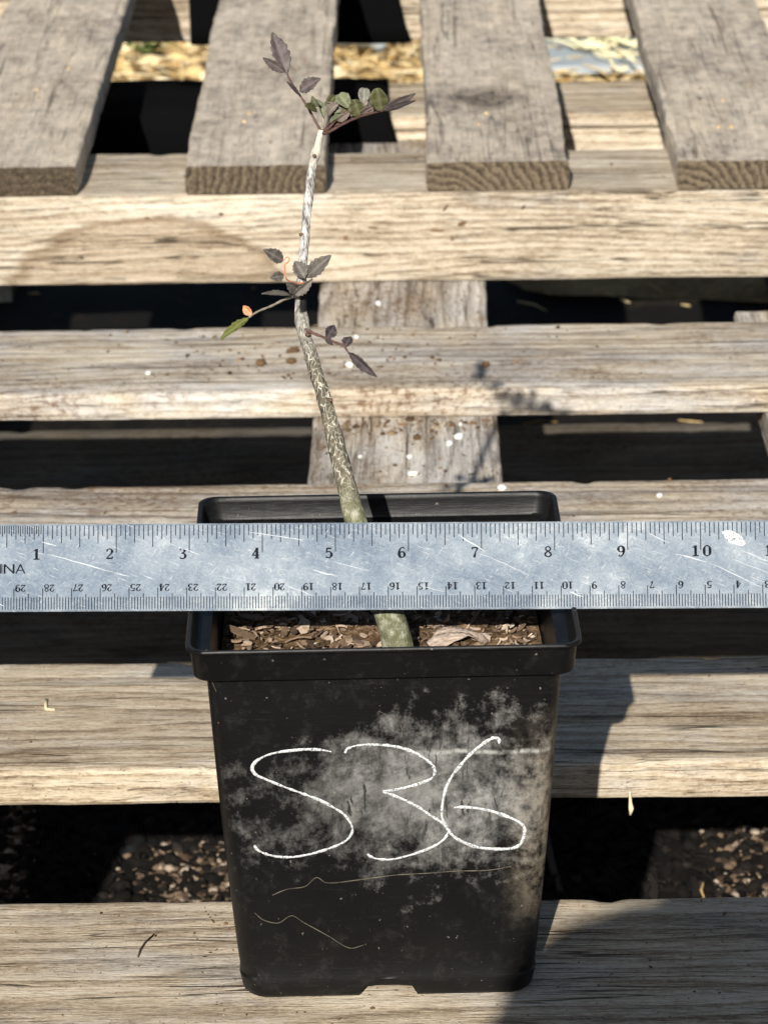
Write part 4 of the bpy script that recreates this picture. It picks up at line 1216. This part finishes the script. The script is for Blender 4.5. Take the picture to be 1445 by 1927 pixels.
V, F = tube([(0.1010, 0.1236, -0.012), (0.1012, 0.1226, -0.0165), (0.1016, 0.1224, -0.0195), (0.1012, 0.1224, -0.0225)], [.0004, .0007, .0012, .0005], 6)
o = mesh_obj('wood_splinter', V, F, M_STRAWP, smooth=180)
tag(o, 'pale wood splinter hanging off the board edge right of the pot', 'splinter')

# ------------------------------------------------------------------ black sheets added in place of deep shade on the rear boards
t = NT('shade_sheet_black')
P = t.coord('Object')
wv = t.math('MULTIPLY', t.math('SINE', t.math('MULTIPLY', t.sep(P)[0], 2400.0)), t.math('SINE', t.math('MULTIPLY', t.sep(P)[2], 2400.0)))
M_SHADE = t.out((0.0022, 0.0022, 0.0025), 0.95, t.bump(wv, 0.3, 0.0006), spec=0.08)


def drape(name, prof, x0, x1, label):
    """sheet following a (y, z) profile between x0 and x1"""
    V, F = [], []
    nx_ = 50
    for i in range(nx_):
        u = i / (nx_ - 1)
        for (y, z, sh) in prof:
            x = x0 + (x1 - x0) * u + sh * (1 if u > 0.5 else 0) * (u - 0.5) * 2
            V.append((x, y + 0.0008 * math.sin(x * 70), z + 0.0006 * (1 + math.sin(x * 50 + y * 30))))
    m = len(prof)
    for i in range(nx_ - 1):
        for j in range(m - 1): F.append((i * m + j, (i + 1) * m + j, (i + 1) * m + j + 1, i * m + j + 1))
    o = mesh_obj(name, V, F, M_SHADE, smooth=180)
    md = o.modifiers.new('thickness', 'SOLIDIFY'); md.thickness = 0.0006
    return tag(o, label, 'cloth')


drape('shade_sheet', [(1.181, -0.06, 0), (1.181, 0.0012, 0), (1.130, 0.0016, 0.0), (1.087, 0.0014, 0.001), (1.0845, -0.010, 0.004), (1.0845, -0.066, 0.018)], -0.33, 0.001,
      'black sheet standing in for deep shade on the rear board between the left grey boards')
drape('shade_sheet', [(1.416, 0.036, -0.010), (1.416, 0.010, -0.004), (1.416, -0.020, 0.003), (1.416, -0.034, 0.008)], -0.158, 0.012,
      'black sheet standing in for shade on the back beam at the top of the view')

# ------------------------------------------------------------------ straw litter and things beyond the pallets
M_STRAW = bark_mat('straw_litter', [(0.1, (0.22, 0.13, 0.05)), (0.35, (0.55, 0.38, 0.16)), (0.65, (0.80, 0.62, 0.32)), (0.92, (0.92, 0.82, 0.56))])
sp = Soup()
rr = random.Random(77)


def straws(n, xr, yr, z0, dz, lmin, lmax, w):
    for _ in range(n):
        x, y = rr.uniform(*xr), rr.uniform(*yr)
        z = GROUND_Z + z0 + rr.random() * dz
        L = rr.uniform(lmin, lmax); a = rr.uniform(0, 6.28); pz = rr.gauss(0, 0.25)
        dx, dy, dz_ = math.cos(a) * L / 2, math.sin(a) * L / 2, pz * L / 2
        k = rr.uniform(-0.3, 0.3) * L
        V, F = tube([(x - dx, y - dy, z - dz_), (x + k * math.sin(a) * .4, y - k * math.cos(a) * .4, z + abs(dz_) * .3), (x + dx, y + dy, z + dz_)], [w * .7, w, w * .5], 4, False)
        sp.add(V, F)


straws(6500, (-0.5, 0.5), (1.75, 2.65), 0.002, 0.026, 0.008, 0.045, 0.0008)
straws(160, (-0.5, 0.5), (0.2, 1.6), 0.006, 0.010, 0.006, 0.03, 0.0007)
o = sp.obj('straw_litter', M_STRAW)
tag(o, 'dry golden straw littering the ground beyond and below the pallets', 'straw', kind='stuff')
# loose lumps among the straw
sp = Soup()
for _ in range(1500):
    x, y = rr.uniform(-0.5, 0.5), rr.uniform(1.75, 2.65)
    sp.add(*lump((x, y, GROUND_Z + 0.008 * rr.random()), 0.003 + 0.014 * rr.random() ** 2, rr, 0.7))
o = sp.obj('leaf_litter', M_STRAW, smooth=60)
tag(o, 'tan clods and leaf litter lying among the far straw', 'litter', kind='stuff')
M_LIT = bark_mat('sun_patch_litter', [(0.1, (0.02, 0.013, 0.009)), (0.4, (0.08, 0.055, 0.036)), (0.7, (0.19, 0.135, 0.09)), (0.97, (0.55, 0.46, 0.37))])  # pale litter, laid out below in the shape of sun patches
sp = Soup()
for _ in range(7000):
    k = rr.random()
    if k < 0.36: x, y = rr.gauss(-0.088, 0.024), 0.425 + 0.075 * rr.random() ** 1.4
    elif k < 0.64: x, y = 0.172 + 0.10 * rr.random() ** 0.8, 0.43 + 0.085 * rr.random() ** 1.3
    else:
        y = rr.uniform(0.42, 0.62); x = -0.2075 - (y - 0.44) * 0.04 + rr.gauss(0, 0.005)
    sp.add(*lump((x, y, GROUND_Z + sheet_h(x, y) - 0.001), 0.0009 + 0.0030 * rr.random() ** 2.5, rr, 0.7))
for _ in range(90):
    x, y = rr.gauss(-0.10, 0.016), rr.uniform(0.572, 0.60)
    sp.add(*lump((x, y, GROUND_Z + sheet_h(x, y)), rr.uniform(0.0018, 0.0045), rr, 0.8))
o = sp.obj('ground_litter', M_LIT, smooth=60)
tag(o, 'pale bark and soil litter standing in for sun patches on the ground in the front gap', 'litter', kind='stuff')
M_DLIT = bark_mat('shade_black_litter', [(0.1, (0.004, 0.0033, 0.003)), (0.5, (0.007, 0.0058, 0.005)), (0.85, (0.013, 0.0105, 0.009)), (0.97, (0.045, 0.035, 0.028))])  # mulch colour taken near black to stand in for shade
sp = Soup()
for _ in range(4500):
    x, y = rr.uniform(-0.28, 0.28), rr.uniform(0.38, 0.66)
    z_ = GROUND_Z + sheet_h(x, y)
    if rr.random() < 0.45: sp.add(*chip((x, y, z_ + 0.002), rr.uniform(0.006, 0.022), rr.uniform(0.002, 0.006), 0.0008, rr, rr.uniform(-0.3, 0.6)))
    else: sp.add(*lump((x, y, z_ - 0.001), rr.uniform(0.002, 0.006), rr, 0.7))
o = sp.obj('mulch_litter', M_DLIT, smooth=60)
tag(o, 'mulch coloured near black to stand in for shade, on the ground sheet below the front gap', 'mulch', kind='stuff')

# small weeds
M_WEED = simple('weed_green', (0.10, 0.13, 0.035), 0.6, 0.3, 100)
for (wx_, wy_, lb, n_) in ((-0.252, 2.20, 'green weed sprouting from straw beside the leftmost grey board', 16), (-0.135, 2.30, 'green weed in straw at the second grey board', 12)):
    s = Soup()
    for k in range(n_):
        a = rr.uniform(0, 6.28); L = rr.uniform(0.02, 0.05)
        p0 = Vector((wx_, wy_, GROUND_Z + 0.004)); e = Vector((math.cos(a) * L * .8, math.sin(a) * L * .8, L * rr.uniform(.3, .9)))
        sd_ = Vector((-math.sin(a), math.cos(a), 0)) * L * 0.17
        m_ = p0 + e * 0.55 + Vector((0, 0, 0.006))
        V = [p0, m_ - sd_, p0 + e, m_ + sd_, m_ + Vector((0, 0, 0.003))]
        s.add(V, [(0, 1, 4), (1, 2, 4), (2, 3, 4), (3, 0, 4)])
    o = s.obj('weed', M_WEED, smooth=180)
    md = o.modifiers.new('thickness', 'SOLIDIFY'); md.thickness = 0.0006
    tag(o, lb, 'weed', 'weeds in the straw')

# a pale plastic cup lying in the straw
M_CUP = simple('pale_blue_plastic', (0.42, 0.47, 0.48), 0.35, 0.15, 40, spec=0.5)
prof_c = [(0.0, 0.0), (0.018, 0.0), (0.0195, 0.002), (0.026, 0.052), (0.0285, 0.053), (0.0288, 0.055), (0.0265, 0.0555), (0.0250, 0.052), (0.0185, 0.004), (0.0, 0.003)]
V, F = [], []
nn = 28
for (r_, z_) in prof_c:
    for k in range(nn):
        a = 2 * math.pi * k / nn
        rr_ = r_ * (1 + 0.05 * math.sin(2 * a + z_ * 40))
        V.append((rr_ * math.cos(a), rr_ * math.sin(a), z_))
for i in range(len(prof_c) - 1):
    for k in range(nn): F.append((i * nn + k, i * nn + (k + 1) % nn, (i + 1) * nn + (k + 1) % nn, (i + 1) * nn + k))
o = mesh_obj('plastic_cup', V, F, M_CUP, smooth=40)
o.location = (-0.062, 2.19, GROUND_Z + 0.040)
o.rotation_euler = (math.radians(80), math.radians(8), math.radians(62))
tag(o, 'pale blue plastic cup lying in straw between two grey boards', 'cup')

# grey plastic tray with a tangle of raffia
M_TRAY = simple('grey_white_plastic', (0.36, 0.41, 0.45), 0.5, 0.12, 30, spec=0.4)
tr = empty('plastic_tray', (0.235, 2.20, GROUND_Z + 0.020))
tag(tr, 'flat grey plastic tray on the straw at the upper right', 'tray')
V, F = box(-0.095, 0.11, -0.13, 0.16, 0.0, 0.008)
mesh_obj('tray_base', V, F, M_TRAY, tr)
for (a0, a1, b0, b1) in ((-0.095, 0.11, 0.1605, 0.1645), (-0.0995, -0.0955, -0.13, 0.1645), (0.1105, 0.1145, -0.13, 0.1645)):
    V, F = box(a0, a1, b0, b1, 0.0, 0.022)
    mesh_obj('tray_wall', V, F, M_TRAY, tr)
M_RAF = simple('raffia_fibre', (0.86, 0.78, 0.50), 0.7, 0.2, 200)
rf = empty('raffia_tangle', (0.225, 2.17, GROUND_Z + 0.0285))
tag(rf, 'tangle of pale yellow raffia strands lying on the grey tray', 'raffia')
for k in range(30):
    c0 = Vector((rr.gauss(0, 0.022), rr.gauss(0, 0.05), 0.002 + rr.random() * 0.012))
    ra, rb = rr.uniform(0.014, 0.034), rr.uniform(0.03, 0.085)
    a0 = rr.uniform(0, 6.28); span = rr.uniform(2.5, 5.6); th_ = rr.uniform(-0.7, 0.7)
    pts = []
    for i in range(16):
        a = a0 + span * i / 15
        x, y = ra * math.cos(a), rb * math.sin(a)
        pts.append(c0 + Vector((x * math.cos(th_) - y * math.sin(th_), x * math.sin(th_) + y * math.cos(th_), 0.003 * math.sin(a * 3 + k))))
    V, F = tube(pts, rr.uniform(0.0009, 0.0020), 5)
    mesh_obj('raffia_strand', V, F, M_RAF, rf, smooth=180)

# small rubber ring and a stick on the black ground sheet under the front gap
V, F = [], []
for i in range(24):
    a = 2 * math.pi * i / 24
    for k in range(8):
        b_ = 2 * math.pi * k / 8
        V.append((-0.153 + (0.0125 + 0.0045 * math.cos(b_)) * math.cos(a), 0.500 + (0.0125 + 0.0045 * math.cos(b_)) * math.sin(a), GROUND_Z + 0.014 + 0.004 * math.sin(b_)))
for i in range(24):
    for k in range(8): F.append((i * 8 + k, ((i + 1) % 24) * 8 + k, ((i + 1) % 24) * 8 + (k + 1) % 8, i * 8 + (k + 1) % 8))
M_RING = simple('dark_rubber', (0.012, 0.0125, 0.013), 0.95, 0.3, 200, spec=0.05)
o = mesh_obj('rubber_ring', V, F, M_RING, smooth=180)
tag(o, 'small dark ring on the black ground sheet below the front gap', 'ring')
V, F = tube([(0.074, 0.60, GROUND_Z + 0.02), (0.082, 0.54, GROUND_Z + 0.016), (0.088, 0.47, GROUND_Z + 0.012), (0.094, 0.42, GROUND_Z + 0.010)], [.0022, .0024, .0024, .002], 6)
o = mesh_obj('fallen_stick', V, F, simple('grey_stick', (0.06, 0.05, 0.045), 0.9, 0.3, 100), smooth=180)
tag(o, 'thin grey stick on the dark ground right of the pot', 'stick')

# ------------------------------------------------------------------ the photographer, whose shadow falls on the front board
CR = Vector((0.99991746, 0.00137613, -0.0127741)); CU = Vector((0.01118056, 0.39663478, 0.91790841)); CB = Vector((0.00632981, -0.91797546, 0.39658666))
CO = Vector((0.00849828, -1.01059908, 0.60552542))
def cpt(r, u, b): return CO + CR * r + CU * u + CB * b
M_PHONE = simple('black_glass', (0.01, 0.01, 0.012), 0.25, 0.1, 20, spec=0.5)
V = []
for b_, ins in ((0.0075, 0.001), (0.0085, 0.0), (0.0150, 0.0), (0.0160, 0.001)):
    for k in range(24):
        cnr = k // 6; a = math.pi / 2 * cnr + (math.pi / 2) * (k % 6) / 5
        cxx, cyy = ((0.002, 0.007), (-0.062, 0.007), (-0.062, -0.138), (0.002, -0.138))[cnr]
        rr_ = 0.0095 - ins
        V.append(cpt(cxx + rr_ * math.cos(a), cyy + rr_ * math.sin(a), b_))
F = [tuple(range(23, -1, -1)), tuple(range(72, 96))]
for i in range(3):
    for k in range(24): F.append((i * 24 + k, i * 24 + (k + 1) % 24, (i + 1) * 24 + (k + 1) % 24, (i + 1) * 24 + k))
ph = mesh_obj('smartphone', V, F, M_PHONE, smooth=40)
tag(ph, 'black phone held up behind the viewpoint, seen only by its shadow', 'phone')

J = {}
E_ = []
def jn(n, p, r, parent=None):
    J[n] = (len(J), Vector(p), r)
    if parent: E_.append((J[parent][0], J[n][0]))
jn('pelvis', (0.16, -1.78, 0.02), 0.135)
jn('waist', (0.16, -1.75, 0.16), 0.120, 'pelvis')
jn('chest', (0.15, -1.70, 0.34), 0.135, 'waist')
jn('collar', (0.15, -1.66, 0.46), 0.085, 'chest')
jn('neck', (0.15, -1.63, 0.52), 0.052, 'collar')
jn('jaw', (0.15, -1.58, 0.585), 0.066, 'neck')
jn('face', (0.15, -1.565, 0.65), 0.080, 'jaw')
jn('crown', (0.15, -1.58, 0.715), 0.066, 'face')
for sd_, sx in (('l', -1), ('r', 1)):
    jn('sh' + sd_, (0.15 + sx * 0.165, -1.67, 0.425), 0.058, 'collar')
    jn('ua' + sd_, (0.15 + sx * 0.215, -1.56, 0.33), 0.048, 'sh' + sd_)
    jn('el' + sd_, (0.15 + sx * 0.235, -1.42, 0.275), 0.041, 'ua' + sd_)
    w = cpt(-0.080, -0.100, 0.052) if sx < 0 else cpt(0.075, -0.135, 0.050)
    m_ = (J['el' + sd_][1] + w) * 0.5
    jn('fa' + sd_, m_, 0.036, 'el' + sd_)
    jn('wr' + sd_, w, 0.046 if sx < 0 else 0.028, 'fa' + sd_)
    pm = cpt(-0.083, -0.034, 0.028) if sx < 0 else cpt(0.050, -0.085, 0.026)
    jn('pm' + sd_, pm, 0.046 if sx < 0 else 0.034, 'wr' + sd_)
    if sx < 0:
        jn('hl', cpt(-0.068, -0.050, 0.034), 0.036, 'pml')
        jn('hm', cpt(-0.060, -0.085, 0.040), 0.036, 'hl')
    tips = (((-0.100, -0.006, 0.012), (-0.074, 0.006, 0.014), (-0.056, 0.002, 0.0250)), ((-0.114, -0.022, 0.008), (-0.090, -0.012, 0.006), (-0.066, -0.010, 0.0200)), ((-0.112, -0.056, 0.006), (-0.088, -0.048, 0.003), (-0.060, -0.044, 0.0200)), ((-0.108, -0.076, 0.008), (-0.086, -0.072, 0.004), (-0.062, -0.070, 0.0200)), ((-0.076, -0.070, 0.032), (-0.060, -0.050, 0.031), (-0.046, -0.034, 0.028))) if sx < 0 else \
           (((0.040, -0.050, 0.008), (0.022, -0.040, 0.002), (0.000, -0.034, 0.004)), ((0.044, -0.068, 0.006), (0.026, -0.062, 0.001), (0.002, -0.056, 0.003)), ((0.044, -0.088, 0.006), (0.026, -0.086, 0.001), (0.004, -0.080, 0.003)), ((0.042, -0.106, 0.008), (0.026, -0.106, 0.003), (0.008, -0.102, 0.004)), ((0.034, -0.090, 0.034), (0.016, -0.076, 0.032), (0.000, -0.060, 0.027)))
    for fi, ch in enumerate(tips):
        pr = 'pm' + sd_
        for ki, q_ in enumerate(ch):
            nm = 'f%s%d%d' % (sd_, fi, ki)
            jn(nm, cpt(*q_), 0.0095 - 0.0008 * ki, pr); pr = nm
    jn('hip' + sd_, (0.16 + sx * 0.10, -1.74, -0.02), 0.098, 'pelvis')
    jn('th' + sd_, (0.16 + sx * 0.13, -1.58, -0.07), 0.082, 'hip' + sd_)
    jn('kn' + sd_, (0.16 + sx * 0.14, -1.42, -0.195), 0.056, 'th' + sd_)
    jn('ca' + sd_, (0.16 + sx * 0.13, -1.60, -0.205), 0.050, 'kn' + sd_)
    jn('an' + sd_, (0.16 + sx * 0.12, -1.80, -0.215), 0.036, 'ca' + sd_)
    jn('to' + sd_, (0.16 + sx * 0.12, -1.90, -0.225), 0.030, 'an' + sd_)
me = bpy.data.meshes.new('person')
me.from_pydata([tuple(v[1]) for v in J.values()], E_, [])
me.update()
t = NT('clothes_and_skin')
q = t.sep(t.coord('Object'))
tr_ = t.step(q[2], 0.05, 0.06)
col = t.mix(tr_, (0.03, 0.04, 0.07), (0.045, 0.05, 0.055))
skin = t.math('MAXIMUM', t.step(q[2], 0.505, 0.515), t.step(q[1], -1.19, -1.18))
col = t.mix(skin, col, (0.42, 0.27, 0.19))
me.materials.append(t.out(col, 0.8))
po = bpy.data.objects.new('person', me)
COL.objects.link(po)
sk = po.modifiers.new('body', 'SKIN')
for v, (i, p, r) in zip(me.skin_vertices[0].data, J.values()):
    v.radius = (r, r)
    v.use_root = (i == 0)
sb = po.modifiers.new('smooth', 'SUBSURF'); sb.levels = 2; sb.render_levels = 2
tag(po, 'person kneeling behind the viewpoint in dark clothes, holding up a phone', 'person')
# hair cap
V, F = [], []
for i in range(9):
    th_ = math.pi * 0.58 * i / 8
    for k in range(20):
        a = 2 * math.pi * k / 20
        V.append((0.15 + 0.088 * math.sin(th_) * math.cos(a), -1.592 + 0.098 * math.sin(th_) * math.sin(a), 0.672 + 0.102 * math.cos(th_)))
for i in range(8):
    for k in range(20): F.append((i * 20 + k, (i + 1) * 20 + k, (i + 1) * 20 + (k + 1) % 20, i * 20 + (k + 1) % 20))
hr = mesh_obj('hair', V, F, simple('dark_hair', (0.03, 0.02, 0.013), 0.7, 0.4, 300), po, smooth=180)
md = hr.modifiers.new('thickness', 'SOLIDIFY'); md.thickness = 0.006
